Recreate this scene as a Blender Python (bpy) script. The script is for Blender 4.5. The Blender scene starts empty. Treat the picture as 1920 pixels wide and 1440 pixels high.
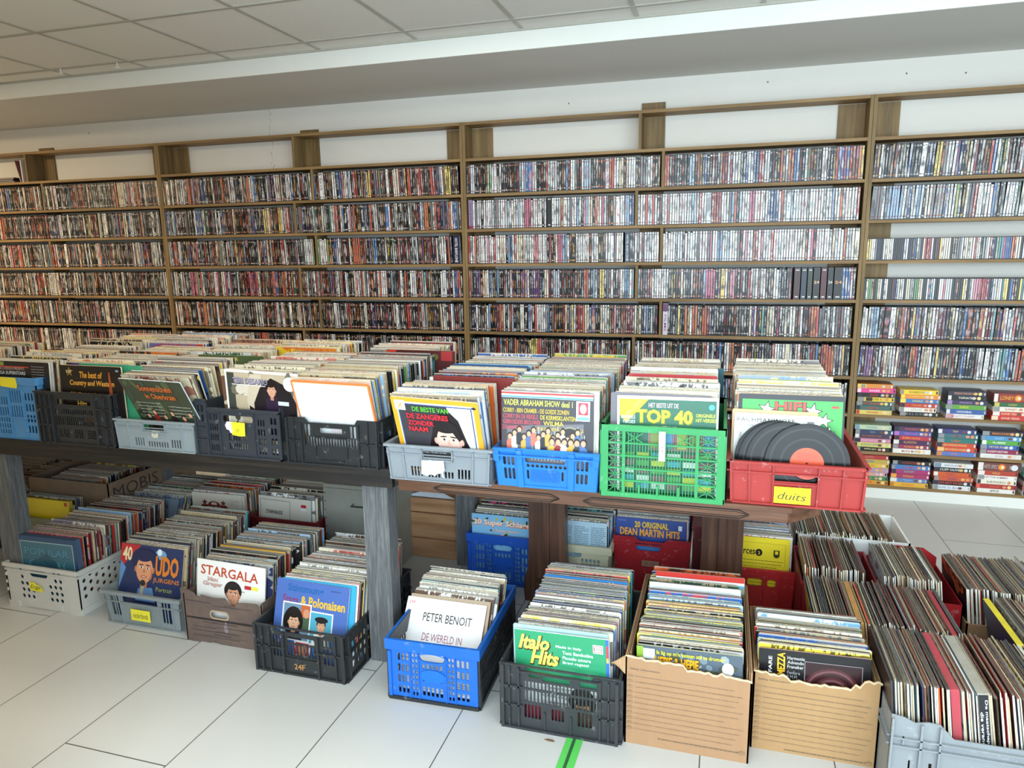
import bpy, math, random
from mathutils import Matrix, Vector
PI = math.pi
rnd = random.Random(11)
scene = bpy.context.scene
col = scene.collection

# ------------------------------------------------------------------ camera
F_PX = 1338.1
YAW, PITCH, ROLL = -0.2894, -0.1843, -0.0139
CAM = Vector((0.0, -4.6455, 1.5229))
fw = Vector((math.sin(YAW)*math.cos(PITCH), math.cos(YAW)*math.cos(PITCH), math.sin(PITCH)))
rt = Vector((math.cos(YAW), -math.sin(YAW), 0))
up = rt.cross(fw)
r2 = rt*math.cos(ROLL) + up*math.sin(ROLL)
u2 = -rt*math.sin(ROLL) + up*math.cos(ROLL)
cd = bpy.data.cameras.new('camera')
cd.sensor_width = 36
cd.lens = F_PX/1920*36
cam = bpy.data.objects.new('camera', cd)
col.objects.link(cam)
cam.matrix_world = Matrix(((r2.x, u2.x, -fw.x, CAM.x), (r2.y, u2.y, -fw.y, CAM.y), (r2.z, u2.z, -fw.z, CAM.z), (0, 0, 0, 1)))
cd.clip_start = 0.05
scene.camera = cam

# ------------------------------------------------------------------ colour management, sky, lights
scene.view_settings.view_transform = 'Standard'
scene.view_settings.look = 'None'
scene.view_settings.gamma = 1
scene.view_settings.use_curve_mapping = False
scene.view_settings.exposure = 0.1
world = bpy.data.worlds.new('sky')
scene.world = world
world.use_nodes = True
bg = world.node_tree.nodes['Background']
bg.inputs[0].default_value = (0.80, 0.92, 1.0, 1)
bg.inputs[1].default_value = 1.6

def area_light(name, loc, rot, sx, sy, power, colr):
    l = bpy.data.lights.new(name, 'AREA')
    l.shape = 'RECTANGLE'; l.size = sx; l.size_y = sy
    l.energy = power; l.color = colr
    o = bpy.data.objects.new(name, l)
    o.location = loc; o.rotation_euler = rot
    col.objects.link(o)
    return o
# daylight coming in through the two shop windows behind the camera
WINS = ((-0.1, 128), (3.1, 104))
for wx, pw in WINS:
    area_light('window_daylight', (wx, -5.78, 1.55), (PI/2, 0, 0), 2.8, 2.1, pw, (0.74, 0.90, 1.0))
# ceiling panels
LAMPS = [(-3.185, -2.43, 17), (-1.37, -1.82, 17), (1.03, -1.82, 7), (-4.39, -4.22, 3), (-1.37, -4.22, 7), (1.03, -4.22, 9), (-6.2, -1.82, 84)]  # last one is an unseen panel added to brighten the dim end wall
for lx, ly, pw in LAMPS:
    area_light('panel_lamp', (lx, ly, 2.655), (0, 0, 0), 0.56, 0.56, pw, (1.0, 0.78, 0.48) if lx < -3 else (1.0, 0.94, 0.82))

# ------------------------------------------------------------------ colour helper
def lin(c):
    c = c/255
    return c/12.92 if c <= 0.04045 else ((c+0.055)/1.055)**2.4
def H(h, a=1.0):
    h = h.lstrip('#')
    return (lin(int(h[0:2], 16)), lin(int(h[2:4], 16)), lin(int(h[4:6], 16)), a)

# ------------------------------------------------------------------ materials
def new_mat(name):
    m = bpy.data.materials.new(name); m.use_nodes = True
    nt = m.node_tree
    return m, nt, nt.nodes['Principled BSDF']
def nd(nt, typ, **kw):
    n = nt.nodes.new(typ)
    for k, v in kw.items():
        if k.startswith('i_'):
            key = k[2:]
            s = n.inputs[int(key)] if key.isdigit() else n.inputs[key.replace('_', ' ')]
            if isinstance(v, bpy.types.NodeSocket): nt.links.new(v, s)
            else: s.default_value = v
        else: setattr(n, k, v)
    return n
def mth(nt, op, a, b=0.0, c=None):
    n = nt.nodes.new('ShaderNodeMath'); n.operation = op
    for i, v in enumerate((a, b, c)):
        if v is None: continue
        if isinstance(v, bpy.types.NodeSocket): nt.links.new(v, n.inputs[i])
        else: n.inputs[i].default_value = v
    return n.outputs[0]
def mixc(nt, f, a, b, mode='MIX'):
    n = nt.nodes.new('ShaderNodeMix'); n.data_type = 'RGBA'; n.blend_type = mode
    for s, v in ((n.inputs[0], f), (n.inputs[6], a), (n.inputs[7], b)):
        if isinstance(v, bpy.types.NodeSocket): nt.links.new(v, s)
        else: s.default_value = v
    return n.outputs[2]
def noise(nt, vec, scale, detail=2, rough=0.5):
    n = nd(nt, 'ShaderNodeTexNoise', i_Scale=scale, i_Detail=detail, i_Roughness=rough)
    nt.links.new(vec, n.inputs['Vector'])
    return n.outputs['Fac']
def mapping(nt, vec, scale=(1, 1, 1), loc=(0, 0, 0)):
    n = nd(nt, 'ShaderNodeMapping'); nt.links.new(vec, n.inputs['Vector'])
    n.inputs['Scale'].default_value = scale; n.inputs['Location'].default_value = loc
    return n.outputs[0]
def bump(nt, b, h, s=0.2, d=0.002):
    n = nd(nt, 'ShaderNodeBump', i_Strength=s, i_Distance=d, i_Height=h)
    nt.links.new(n.outputs[0], b.inputs['Normal'])

def wood(name, c1, c2, c3, axis, rough=0.6, sc=9, dark=0.0):
    m, nt, b = new_mat(name)
    tc = nd(nt, 'ShaderNodeTexCoord').outputs['Object']
    s = [sc*2.2]*3; s[axis] = sc*0.13
    v = mapping(nt, tc, tuple(s))
    n1 = noise(nt, v, 1.2, 5, 0.65)
    n2 = noise(nt, mapping(nt, tc, (3, 3, 3)), 1.0, 2)
    s2 = [sc*9]*3; s2[axis] = sc*0.5
    n3 = noise(nt, mapping(nt, tc, tuple(s2)), 1.5, 3)
    cr = nd(nt, 'ShaderNodeValToRGB', i_0=n1)
    cr.color_ramp.elements[0].position = 0.32; cr.color_ramp.elements[0].color = H(c1)
    cr.color_ramp.elements[1].position = 0.68; cr.color_ramp.elements[1].color = H(c3)
    e = cr.color_ramp.elements.new(0.5); e.color = H(c2)
    c = mixc(nt, mth(nt, 'MULTIPLY', n2, 0.5), cr.outputs[0], H(c1), 'MIX')
    c = mixc(nt, mth(nt, 'MULTIPLY', n3, 0.35), c, H(c1))
    nt.links.new(c, b.inputs['Base Color'])
    b.inputs['Roughness'].default_value = rough
    bump(nt, b, n1, 0.25, 0.002)
    return m
def colattr(nt, name='Col'):
    return nd(nt, 'ShaderNodeAttribute', attribute_name=name)

def mk_print(name, rough=0.34, coat=0.0):
    m, nt, b = new_mat(name)
    a = colattr(nt)
    nt.links.new(a.outputs['Color'], b.inputs['Base Color'])
    b.inputs['Roughness'].default_value = rough
    return m
def mk_plastic(name, rough=0.42):
    m, nt, b = new_mat(name)
    a = colattr(nt)
    tc = nd(nt, 'ShaderNodeTexCoord').outputs['Object']
    n = noise(nt, tc, 34, 5, 0.7); n2 = noise(nt, tc, 5, 2)
    sc = mth(nt, 'MULTIPLY', mth(nt, 'GREATER_THAN', n, 0.63), 0.12)
    c = mixc(nt, mth(nt, 'MULTIPLY', n2, 0.22), a.outputs['Color'], (0.02, 0.018, 0.015, 1))
    c = mixc(nt, sc, c, (0.7, 0.7, 0.68, 1))
    nt.links.new(c, b.inputs['Base Color'])
    nt.links.new(mth(nt, 'MULTIPLY_ADD', n, 0.3, rough-0.15), b.inputs['Roughness'])
    return m
def mk_sleeve(name):
    m, nt, b = new_mat(name)
    a = colattr(nt); a2 = colattr(nt, 'Col2')
    uv = nd(nt, 'ShaderNodeUVMap').outputs[0]
    sx = nd(nt, 'ShaderNodeSeparateXYZ'); nt.links.new(uv, sx.inputs[0])
    seed = mth(nt, 'MULTIPLY', a.outputs['Alpha'], 77.0)
    cb = nd(nt, 'ShaderNodeCombineXYZ', i_0=sx.outputs[0], i_1=sx.outputs[1], i_2=seed)
    n1 = noise(nt, mapping(nt, cb.outputs[0], (2.6, 5.0, 1)), 1, 2)
    cb2 = nd(nt, 'ShaderNodeCombineXYZ', i_0=mth(nt, 'MULTIPLY', sx.outputs[0], 34), i_1=mth(nt, 'MULTIPLY', sx.outputs[1], 16), i_2=seed)
    n2 = noise(nt, cb2.outputs[0], 1, 1)
    blobs = mth(nt, 'GREATER_THAN', n1, 0.56)
    inx = mth(nt, 'LESS_THAN', mth(nt, 'ABSOLUTE', mth(nt, 'SUBTRACT', sx.outputs[0], 0.5)), 0.38)
    txt = mth(nt, 'MULTIPLY', mth(nt, 'MULTIPLY', mth(nt, 'GREATER_THAN', n2, 0.54), inx), mth(nt, 'GREATER_THAN', sx.outputs[1], 0.86))
    c = mixc(nt, mth(nt, 'MULTIPLY', blobs, 0.75), a.outputs['Color'], a2.outputs['Color'])
    c = mixc(nt, mth(nt, 'MULTIPLY', txt, 0.8), c, a2.outputs['Color'])
    # worn border
    wear = mth(nt, 'MULTIPLY', mth(nt, 'GREATER_THAN', sx.outputs[1], 0.985), 0.55)
    c = mixc(nt, wear, c, H('cfc8b8'))
    nt.links.new(c, b.inputs['Base Color'])
    b.inputs['Roughness'].default_value = 0.38
    return m
def mk_edge(name):
    m, nt, b = new_mat(name)
    a = colattr(nt)
    tc = nd(nt, 'ShaderNodeTexCoord').outputs['Object']
    n = noise(nt, tc, 28, 3, 0.6)
    c = mixc(nt, mth(nt, 'MULTIPLY', n, 0.45), a.outputs['Color'], H('6a5c48'))
    nt.links.new(c, b.inputs['Base Color'])
    b.inputs['Roughness'].default_value = 0.75
    return m
def mk_spine(name):
    m, nt, b = new_mat(name)
    a = colattr(nt); a2 = colattr(nt, 'Col2')
    uv = nd(nt, 'ShaderNodeUVMap').outputs[0]
    sx = nd(nt, 'ShaderNodeSeparateXYZ'); nt.links.new(uv, sx.inputs[0])
    u, v = sx.outputs[0], sx.outputs[1]
    seed = mth(nt, 'MULTIPLY', a.outputs['Alpha'], 311.0)
    def nz(su, sv, off, det=1):
        cb = nd(nt, 'ShaderNodeCombineXYZ', i_0=mth(nt, 'MULTIPLY', u, su), i_1=mth(nt, 'MULTIPLY', v, sv), i_2=mth(nt, 'ADD', seed, off))
        return noise(nt, cb.outputs[0], 1, det)
    art = nz(0.5, 3.2, 3.3, 1)
    hue = nd(nt, 'ShaderNodeHueSaturation', i_Hue=mth(nt, 'ADD', 0.42, mth(nt, 'MULTIPLY', a2.outputs['Alpha'], 0.16)), i_Saturation=0.45, i_Value=0.8)
    nt.links.new(a2.outputs['Color'], hue.inputs['Color'])
    sm = nd(nt, 'ShaderNodeMapRange', i_0=art, i_1=0.5, i_2=0.66)
    c = mixc(nt, mth(nt, 'MULTIPLY', sm.outputs[0], 0.75), a.outputs['Color'], hue.outputs[0])
    mid = mth(nt, 'LESS_THAN', mth(nt, 'ABSOLUTE', mth(nt, 'SUBTRACT', u, 0.5)), mth(nt, 'MULTIPLY_ADD', a2.outputs['Alpha'], 0.12, 0.13))
    rng = mth(nt, 'LESS_THAN', mth(nt, 'ABSOLUTE', mth(nt, 'SUBTRACT', v, mth(nt, 'MULTIPLY_ADD', a2.outputs['Alpha'], 0.2, 0.45))), mth(nt, 'MULTIPLY_ADD', a.outputs['Alpha'], 0.22, 0.12))
    t = mth(nt, 'GREATER_THAN', nz(1.5, 40.0, 9.0), 0.44)
    t = mth(nt, 'MULTIPLY', mth(nt, 'MULTIPLY', t, mid), rng)
    c = mixc(nt, mth(nt, 'MULTIPLY', t, 0.8), c, a2.outputs['Color'])
    lo = mth(nt, 'MULTIPLY', mth(nt, 'LESS_THAN', mth(nt, 'ABSOLUTE', mth(nt, 'SUBTRACT', v, 0.07)), 0.022), mth(nt, 'GREATER_THAN', nz(4, 60, 1.0), 0.45))
    hi = mth(nt, 'MULTIPLY', mth(nt, 'LESS_THAN', mth(nt, 'ABSOLUTE', mth(nt, 'SUBTRACT', v, 0.925)), 0.025), mth(nt, 'GREATER_THAN', nz(3, 40, 5.0), 0.5))
    c = mixc(nt, mth(nt, 'MULTIPLY', mth(nt, 'MAXIMUM', lo, hi), 0.85), c, a2.outputs['Color'])
    nt.links.new(c, b.inputs['Base Color'])
    b.inputs['Roughness'].default_value = 0.28
    return m
def mk_cardboard(name):
    m, nt, b = new_mat(name)
    a = colattr(nt)
    tc = nd(nt, 'ShaderNodeTexCoord').outputs['Object']
    n = noise(nt, mapping(nt, tc, (60, 60, 2)), 1, 3)
    n2 = noise(nt, tc, 11, 4, 0.7)
    c = mixc(nt, mth(nt, 'MULTIPLY', n, 0.22), a.outputs['Color'], H('7b5c3c'))
    c = mixc(nt, mth(nt, 'MULTIPLY', n2, 0.22), c, H('c4a680'))
    nt.links.new(c, b.inputs['Base Color'])
    b.inputs['Roughness'].default_value = 0.85
    bump(nt, b, n, 0.25, 0.001)
    return m
def mk_paint(name, c1, c2, rough=0.75, sc=3.0, bs=0.05):
    m, nt, b = new_mat(name)
    tc = nd(nt, 'ShaderNodeTexCoord').outputs['Object']
    n = noise(nt, tc, sc, 4, 0.6)
    c = mixc(nt, n, H(c1), H(c2))
    nt.links.new(c, b.inputs['Base Color'])
    b.inputs['Roughness'].default_value = rough
    bump(nt, b, noise(nt, tc, 160, 2), bs, 0.001)
    return m
M = {}
M['print'] = mk_print('printed_ink')
M['plastic'] = mk_plastic('moulded_plastic')
M['sleeve'] = mk_sleeve('record_sleeve_cover')
M['edge'] = mk_edge('worn_card_edge')
M['spine'] = mk_spine('disc_case_spine')
M['card'] = mk_cardboard('corrugated_cardboard')
M['pine_x'] = wood('treated_pine_horizontal', '6d5432', '94754a', 'b08f60', 0)
M['pine_z'] = wood('treated_pine_vertical', '64502f', '8b7047', 'a98c5e', 2)
M['black_x'] = wood('black_stained_wood', '100f0e', '1c1917', '3a2f27', 0, 0.55, 12)
M['grey_z'] = wood('brushed_grey_wood', '4a4b4d', '666869', '8a8c8e', 2, 0.6, 60)
M['oak_x'] = wood('varnished_oak_top', '3f2618', '6b452f', '8a604a', 0, 0.34, 12)
M['oak_z'] = wood('varnished_oak_leg', '38241a', '523425', '6c4937', 2, 0.4, 14)
M['crate_x'] = wood('raw_pine_crate', '8a6240', 'b58862', 'cda27c', 0, 0.7, 10)
M['wall'] = mk_paint('off_white_wall_paint', 'd9d6ce', 'e3e0da', 0.8, 1.4)
M['white'] = mk_paint('white_gloss_board', 'dfe0da', 'e9eae4', 0.5, 2)
M['soffit'] = mk_paint('painted_soffit', 'cac8c3', 'd6d4cf', 0.8, 0.8)
M['tbar'] = mk_paint('ceiling_grid_metal', 'a9a69b', 'b4b1a6', 0.5, 2)
def ceil_mat():
    m, nt, b = new_mat('mineral_ceiling_tile')
    tc = nd(nt, 'ShaderNodeTexCoord').outputs['Object']
    n = noise(nt, tc, 130, 3, 0.8)
    n2 = noise(nt, tc, 1.3, 2)
    c = mixc(nt, mth(nt, 'MULTIPLY', mth(nt, 'GREATER_THAN', n, 0.62), 0.35), H('e2e1dc'), H('b0aea6'))
    c = mixc(nt, mth(nt, 'MULTIPLY', n2, 0.3), c, H('cfcdc4'))
    nt.links.new(c, b.inputs['Base Color']); b.inputs['Roughness'].default_value = 0.9
    return m
M['ceil'] = ceil_mat()
def floor_mat():
    m, nt, b = new_mat('large_white_floor_tile')
    tc = nd(nt, 'ShaderNodeTexCoord').outputs['Object']
    s = nd(nt, 'ShaderNodeSeparateXYZ'); nt.links.new(tc, s.inputs[0])
    X = mth(nt, 'DIVIDE', mth(nt, 'ADD', s.outputs[0], 2.3483+38.85), 0.3885)
    k = mth(nt, 'FLOOR', X); fx = mth(nt, 'SUBTRACT', X, k)
    odd = mth(nt, 'MODULO', mth(nt, 'ADD', k, 1), 2.0)
    Yv = mth(nt, 'DIVIDE', mth(nt, 'ADD', s.outputs[1], mth(nt, 'MULTIPLY_ADD', odd, 0.6225, 3.11+12.45)), 1.245)
    fy = mth(nt, 'FRACT', Yv)
    gx = mth(nt, 'LESS_THAN', mth(nt, 'ABSOLUTE', mth(nt, 'SUBTRACT', fx, 0.5)), 0.4955)
    gy = mth(nt, 'LESS_THAN', mth(nt, 'ABSOLUTE', mth(nt, 'SUBTRACT', fy, 0.5)), 0.4984)
    g = mth(nt, 'MULTIPLY', gx, gy)
    cb = nd(nt, 'ShaderNodeCombineXYZ', i_0=k, i_1=mth(nt, 'FLOOR', Yv))
    wn = nd(nt, 'ShaderNodeTexWhiteNoise'); nt.links.new(cb.outputs[0], wn.inputs[0])
    n = noise(nt, tc, 1.1, 4, 0.6); n2 = noise(nt, tc, 60, 3, 0.7)
    c = mixc(nt, n, H('bcbdbb'), H('c6c7c5'))
    c = mixc(nt, mth(nt, 'MULTIPLY', wn.outputs[0], 0.10), c, H('c4c0b4'))
    c = mixc(nt, mth(nt, 'MULTIPLY', mth(nt, 'GREATER_THAN', n2, 0.735), 0.6), c, H('8d887c'))
    c = mixc(nt, g, H('4b463f'), c)
    nt.links.new(c, b.inputs['Base Color'])
    nt.links.new(mth(nt, 'MULTIPLY_ADD', n, 0.15, 0.28), b.inputs['Roughness'])
    return m
M['floor'] = floor_mat()
def vinyl_mat():
    m, nt, b = new_mat('black_vinyl_grooves')
    tc = nd(nt, 'ShaderNodeTexCoord').outputs['Object']
    s = nd(nt, 'ShaderNodeSeparateXYZ'); nt.links.new(tc, s.inputs[0])
    r = mth(nt, 'SQRT', mth(nt, 'ADD', mth(nt, 'POWER', mth(nt, 'ABSOLUTE', s.outputs[0]), 2.0), mth(nt, 'POWER', mth(nt, 'ABSOLUTE', s.outputs[2]), 2.0)))
    n = nd(nt, 'ShaderNodeTexNoise', noise_dimensions='1D', i_Scale=900.0, i_Detail=2.0); nt.links.new(r, n.inputs['W'])
    n2 = nd(nt, 'ShaderNodeTexNoise', noise_dimensions='1D', i_Scale=60.0, i_Detail=0.0); nt.links.new(r, n2.inputs['W'])
    band = mth(nt, 'GREATER_THAN', n2.outputs['Fac'], 0.62)
    c = mixc(nt, band, H('0e0e10'), H('2a2c2c'))
    nt.links.new(c, b.inputs['Base Color'])
    b.inputs['Roughness'].default_value = 0.27
    b.inputs['Specular IOR Level'].default_value = 0.32
    bump(nt, b, n.outputs['Fac'], 0.12, 0.0004)
    return m
M['vinyl'] = vinyl_mat()
def metal_mat():
    m, nt, b = new_mat('grey_sheet_metal')
    tc = nd(nt, 'ShaderNodeTexCoord').outputs['Object']
    n = noise(nt, tc, 6, 4, 0.7)
    nt.links.new(mixc(nt, n, H('8f9088'), H('abaca2')), b.inputs['Base Color'])
    b.inputs['Metallic'].default_value = 0.35; b.inputs['Roughness'].default_value = 0.5
    return m
M['metal'] = metal_mat()
def emit_mat():
    m, nt, b = new_mat('lamp_diffuser')
    b.inputs['Base Color'].default_value = (0.9, 0.9, 0.88, 1)
    b.inputs['Emission Color'].default_value = (1.0, 0.93, 0.8, 1)
    b.inputs['Emission Strength'].default_value = 2.5
    return m
M['lamp'] = emit_mat()

# ------------------------------------------------------------------ mesh builder
class MB:
    def __init__(s): s.v = []; s.f = []; s.c = []; s.c2 = []; s.m = []; s.uv = []; s.has_uv = False
    def raw(s, vs, fs, c, m=0, c2=None, uvs=None):
        o = len(s.v); s.v.extend(vs)
        for i, f in enumerate(fs):
            s.f.append([o+k for k in f]); s.c.append(c); s.c2.append(c2 or c); s.m.append(m)
            s.uv.append(uvs[i] if uvs else None)
        if uvs: s.has_uv = True
    def box(s, x0, x1, y0, y1, z0, z1, c, m=0, T=None):
        vs = [Vector((x, y, z)) for z in (z0, z1) for y in (y0, y1) for x in (x0, x1)]
        if T is not None: vs = [T @ v for v in vs]
        s.raw([tuple(v) for v in vs], [(0, 2, 3, 1), (4, 5, 7, 6), (0, 1, 5, 4), (2, 6, 7, 3), (0, 4, 6, 2), (1, 3, 7, 5)], c, m)
    def add(s, verts, faces, T, c, m=0):
        s.raw([tuple(T @ Vector(v)) for v in verts], faces, c, m)
    def prism(s, poly, z0, z1, c, m=0, T=None):
        n = len(poly)
        vs = [Vector((x, y, z0)) for x, y in poly]+[Vector((x, y, z1)) for x, y in poly]
        if T is not None: vs = [T @ v for v in vs]
        fs = [tuple(range(n))[::-1], tuple(range(n, 2*n))]+[(i, (i+1) % n, n+(i+1) % n, n+i) for i in range(n)]
        s.raw([tuple(v) for v in vs], fs, c, m)
    def tube(s, a, b, r, c, m=0, n=8):
        a = Vector(a); b = Vector(b); d = (b-a).normalized()
        q = d.to_track_quat('Z', 'Y').to_matrix().to_4x4()
        T = Matrix.Translation(a) @ q
        s.prism([(r*math.cos(2*PI*i/n), r*math.sin(2*PI*i/n)) for i in range(n)], 0, (b-a).length, c, m, T)
    def warp(s, fn): s.v = [fn(v) for v in s.v]
    def build(s, name, mats, parent=None, T=None, smooth=False):
        me = bpy.data.meshes.new(name)
        me.from_pydata(s.v, [], s.f)
        if not isinstance(mats, (list, tuple)): mats = [mats]
        for m_ in mats: me.materials.append(M[m_] if isinstance(m_, str) else m_)
        me.polygons.foreach_set('material_index', s.m)
        a = me.attributes.new('Col', 'FLOAT_COLOR', 'CORNER')
        buf = []
        for f, c in zip(s.f, s.c): buf.extend(c*len(f))
        a.data.foreach_set('color', buf)
        if s.has_uv:
            a = me.attributes.new('Col2', 'FLOAT_COLOR', 'CORNER'); buf = []
            for f, c in zip(s.f, s.c2): buf.extend(c*len(f))
            a.data.foreach_set('color', buf)
            uvl = me.uv_layers.new(name='UVMap'); buf = []
            for f, u in zip(s.f, s.uv):
                if u is None: buf.extend([0.0, 0.0]*len(f))
                else:
                    for p in u: buf.extend(p)
            uvl.data.foreach_set('uv', buf)
        if smooth: me.polygons.foreach_set('use_smooth', [True]*len(s.f))
        me.update()
        o = bpy.data.objects.new(name, me); col.objects.link(o)
        if parent is not None: o.parent = parent
        if T is not None:
            if parent is None: o.matrix_world = T
            else: o.matrix_local = T
        return o
def tag(o, label=None, cat=None, group=None, kind=None):
    if label: o['label'] = label
    if cat: o['category'] = cat
    if group: o['group'] = group
    if kind: o['kind'] = kind
    return o
def thing(name, label, cat, loc=(0, 0, 0), rz=0, group=None):
    o = bpy.data.objects.new(name, None); col.objects.link(o)
    o.empty_display_size = 0.1
    o.location = loc; o.rotation_euler = (0, 0, rz)
    return tag(o, label, cat, group)

# flat shapes with holes, and lettering: filled 2D curves turned into meshes
_dg = {'n': 0}
_cache = {}
def _to_mesh(cu):
    ob = bpy.data.objects.new('tmp', cu); col.objects.link(ob)
    dg = bpy.context.evaluated_depsgraph_get()
    me = bpy.data.meshes.new_from_object(ob.evaluated_get(dg))
    vs = [tuple(v.co) for v in me.vertices]; fs = [tuple(p.vertices) for p in me.polygons]
    bpy.data.objects.remove(ob); bpy.data.curves.remove(cu); bpy.data.meshes.remove(me)
    return vs, fs
def panel_mesh(outline, holes, t):
    key = ('p', tuple(outline), tuple(tuple(h) for h in holes), t)
    if key not in _cache:
        cu = bpy.data.curves.new('tmp', 'CURVE'); cu.dimensions = '2D'; cu.fill_mode = 'BOTH'; cu.extrude = t/2
        for poly in [outline]+list(holes):
            sp = cu.splines.new('POLY'); sp.points.add(len(poly)-1)
            for p, (x, y) in zip(sp.points, poly): p.co = (x, y, 0, 1)
            sp.use_cyclic_u = True
        _cache[key] = _to_mesh(cu)
    return _cache[key]
def text_mesh(s, bold=0.0, shear=0.0, space=1.0):
    key = ('t', s, bold, shear, space)
    if key not in _cache:
        cu = bpy.data.curves.new('tmp', 'FONT'); cu.body = s; cu.size = 1; cu.offset = bold; cu.shear = shear
        cu.space_character = space; cu.resolution_u = 2; cu.fill_mode = 'FRONT'
        vs, fs = _to_mesh(cu)
        x0 = min(v[0] for v in vs); x1 = max(v[0] for v in vs); y0 = min(v[1] for v in vs); y1 = max(v[1] for v in vs)
        _cache[key] = ([((v[0]-x0)/(x1-x0), (v[1]-y0)/(y1-y0)) for v in vs], fs, (x1-x0)/(y1-y0))
    return _cache[key]

class Art:
    """Flat print: shapes in metres from the lower left corner, each a hair in front of the last."""
    def __init__(s, z0=0.0004, dz=0.00015): s.mb = MB(); s.z = z0; s.dz = dz
    def _n(s): s.z += s.dz; return s.z
    def poly(s, pts, c, cx=None):
        z = s._n(); s.mb.raw([(x, -z, y) for x, y in pts], [tuple(range(len(pts)))], H(c) if isinstance(c, str) else c)
    def rect(s, x0, y0, x1, y1, c): s.poly([(x0, y0), (x1, y0), (x1, y1), (x0, y1)], c)
    def frame(s, x0, y0, x1, y1, w, c):
        z = s._n(); cc = H(c)
        for a, b, d, e in ((x0, y0, x1, y0+w), (x0, y1-w, x1, y1), (x0, y0+w, x0+w, y1-w), (x1-w, y0+w, x1, y1-w)):
            s.mb.raw([(a, -z, b), (d, -z, b), (d, -z, e), (a, -z, e)], [(0, 1, 2, 3)], cc)
    def ell(s, cx, cy, rx, ry, c, rot=0, a0=0, a1=2*PI, n=22):
        pts = []
        full = abs(a1-a0-2*PI) < 1e-6
        for i in range(n if full else n+1):
            t = a0+(a1-a0)*i/n; x = rx*math.cos(t); y = ry*math.sin(t)
            pts.append((cx+x*math.cos(rot)-y*math.sin(rot), cy+x*math.sin(rot)+y*math.cos(rot)))
        s.poly(pts, c)
    def star(s, cx, cy, r, c, rot=0):
        s.poly([(cx+(r if i % 2 == 0 else r*0.42)*math.sin(rot+PI*i/5), cy+(r if i % 2 == 0 else r*0.42)*math.cos(rot+PI*i/5)) for i in range(10)], c)
    def text(s, t, x, y, h, c, w=None, bold=0.0, shear=0.0, rot=0.0, align='l', space=1.0, stroke=None):
        bold *= .6
        vs, fs, ar = text_mesh(t, bold, shear, space)
        w = w or ar*h
        ox = {'l': 0, 'c': -w/2, 'r': -w}[align]
        def put(vs, fs, cc, dx=0, dy=0, g=0):
            z = s._n(); out = []
            for a, b in vs:
                px = ox+a*w+dx; py = b*h+dy
                out.append((x+px*math.cos(rot)-py*math.sin(rot), -z, y+px*math.sin(rot)+py*math.cos(rot)))
            s.mb.raw(out, fs, H(cc))
        if stroke:
            v2, f2, a2 = text_mesh(t, bold+0.032, shear, space)
            z = s._n(); e = h*0.06; out = []
            for a, b in v2:
                px = ox-e+a*(w+2*e)+h*0.03; py = -e+b*(h+2*e)-h*0.04
                out.append((x+px*math.cos(rot)-py*math.sin(rot), -z, y+px*math.sin(rot)+py*math.cos(rot)))
            s.mb.raw(out, f2, H(stroke))
        put(vs, fs, c)
    def lines(s, x0, y1, x1, n, dy, h, c, seed=1, full=0.85):
        r = random.Random(seed); z = s._n(); cc = H(c)
        for i in range(n):
            y = y1-i*dy; x = x0; xe = x0+(x1-x0)*(full+(1-full)*r.random()*1.0) if r.random() > 0.2 else x0+(x1-x0)*r.uniform(0.3, 0.7)
            while x < xe:
                w = h*r.uniform(1.2, 5.5); e = min(x+w, x1)
                s.mb.raw([(x, -z, y), (e, -z, y), (e, -z, y+h), (x, -z, y+h)], [(0, 1, 2, 3)], cc)
                x += w+h*0.7
    def face(s, cx, cy, k, skin='d9a184', hair='221a18', lips='a8443c', hs=1.0, long=False, shade='b97f64'):
        if long:
            s.ell(cx, cy-0.1*k, 0.78*k, 1.15*k, hair)
        else:
            s.ell(cx, cy+0.22*k, 0.66*k, 0.78*k*hs, hair)
        s.poly([(cx-0.22*k, cy-1.15*k), (cx+0.22*k, cy-1.15*k), (cx+0.2*k, cy-0.5*k), (cx-0.2*k, cy-0.5*k)], shade)
        if not long:
            s.ell(cx-0.55*k, cy-0.05*k, 0.09*k, 0.16*k, shade); s.ell(cx+0.55*k, cy-0.05*k, 0.09*k, 0.16*k, shade)
        s.ell(cx, cy-0.05*k, 0.52*k, 0.72*k, skin)
        s.ell(cx+0.3*k, cy-0.2*k, 0.2*k, 0.38*k, shade, 0.15); s.ell(cx+0.12*k, cy-0.16*k, 0.3*k, 0.44*k, skin)
        s.ell(cx, cy+0.62*k, 0.5*k, 0.26*k, hair, 0.12)
        for d in (-1, 1):
            s.ell(cx+d*0.2*k, cy+0.05*k, 0.12*k, 0.055*k, 'f0e8e0'); s.ell(cx+d*0.2*k, cy+0.05*k, 0.05*k, 0.055*k, '2b2018')
            s.ell(cx+d*0.21*k, cy+0.19*k, 0.15*k, 0.032*k, hair, -d*0.12)
        s.poly([(cx-0.02*k, cy+0.05*k), (cx+0.07*k, cy-0.2*k), (cx-0.08*k, cy-0.2*k)], shade)
        s.ell(cx, cy-0.42*k, 0.19*k, 0.06*k, lips); s.ell(cx, cy-0.415*k, 0.13*k, 0.02*k, 'efe6df')
    def person(s, x, y, k, body, skin='d9a184', hair='2a201a'):
        s.poly([(x-0.3*k, y), (x+0.3*k, y), (x+0.34*k, y+1.0*k), (x+0.12*k, y+1.25*k), (x-0.12*k, y+1.25*k), (x-0.34*k, y+1.0*k)], body)
        s.ell(x, y+1.6*k, 0.27*k, 0.33*k, hair); s.ell(x, y+1.5*k, 0.2*k, 0.25*k, skin)
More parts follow.
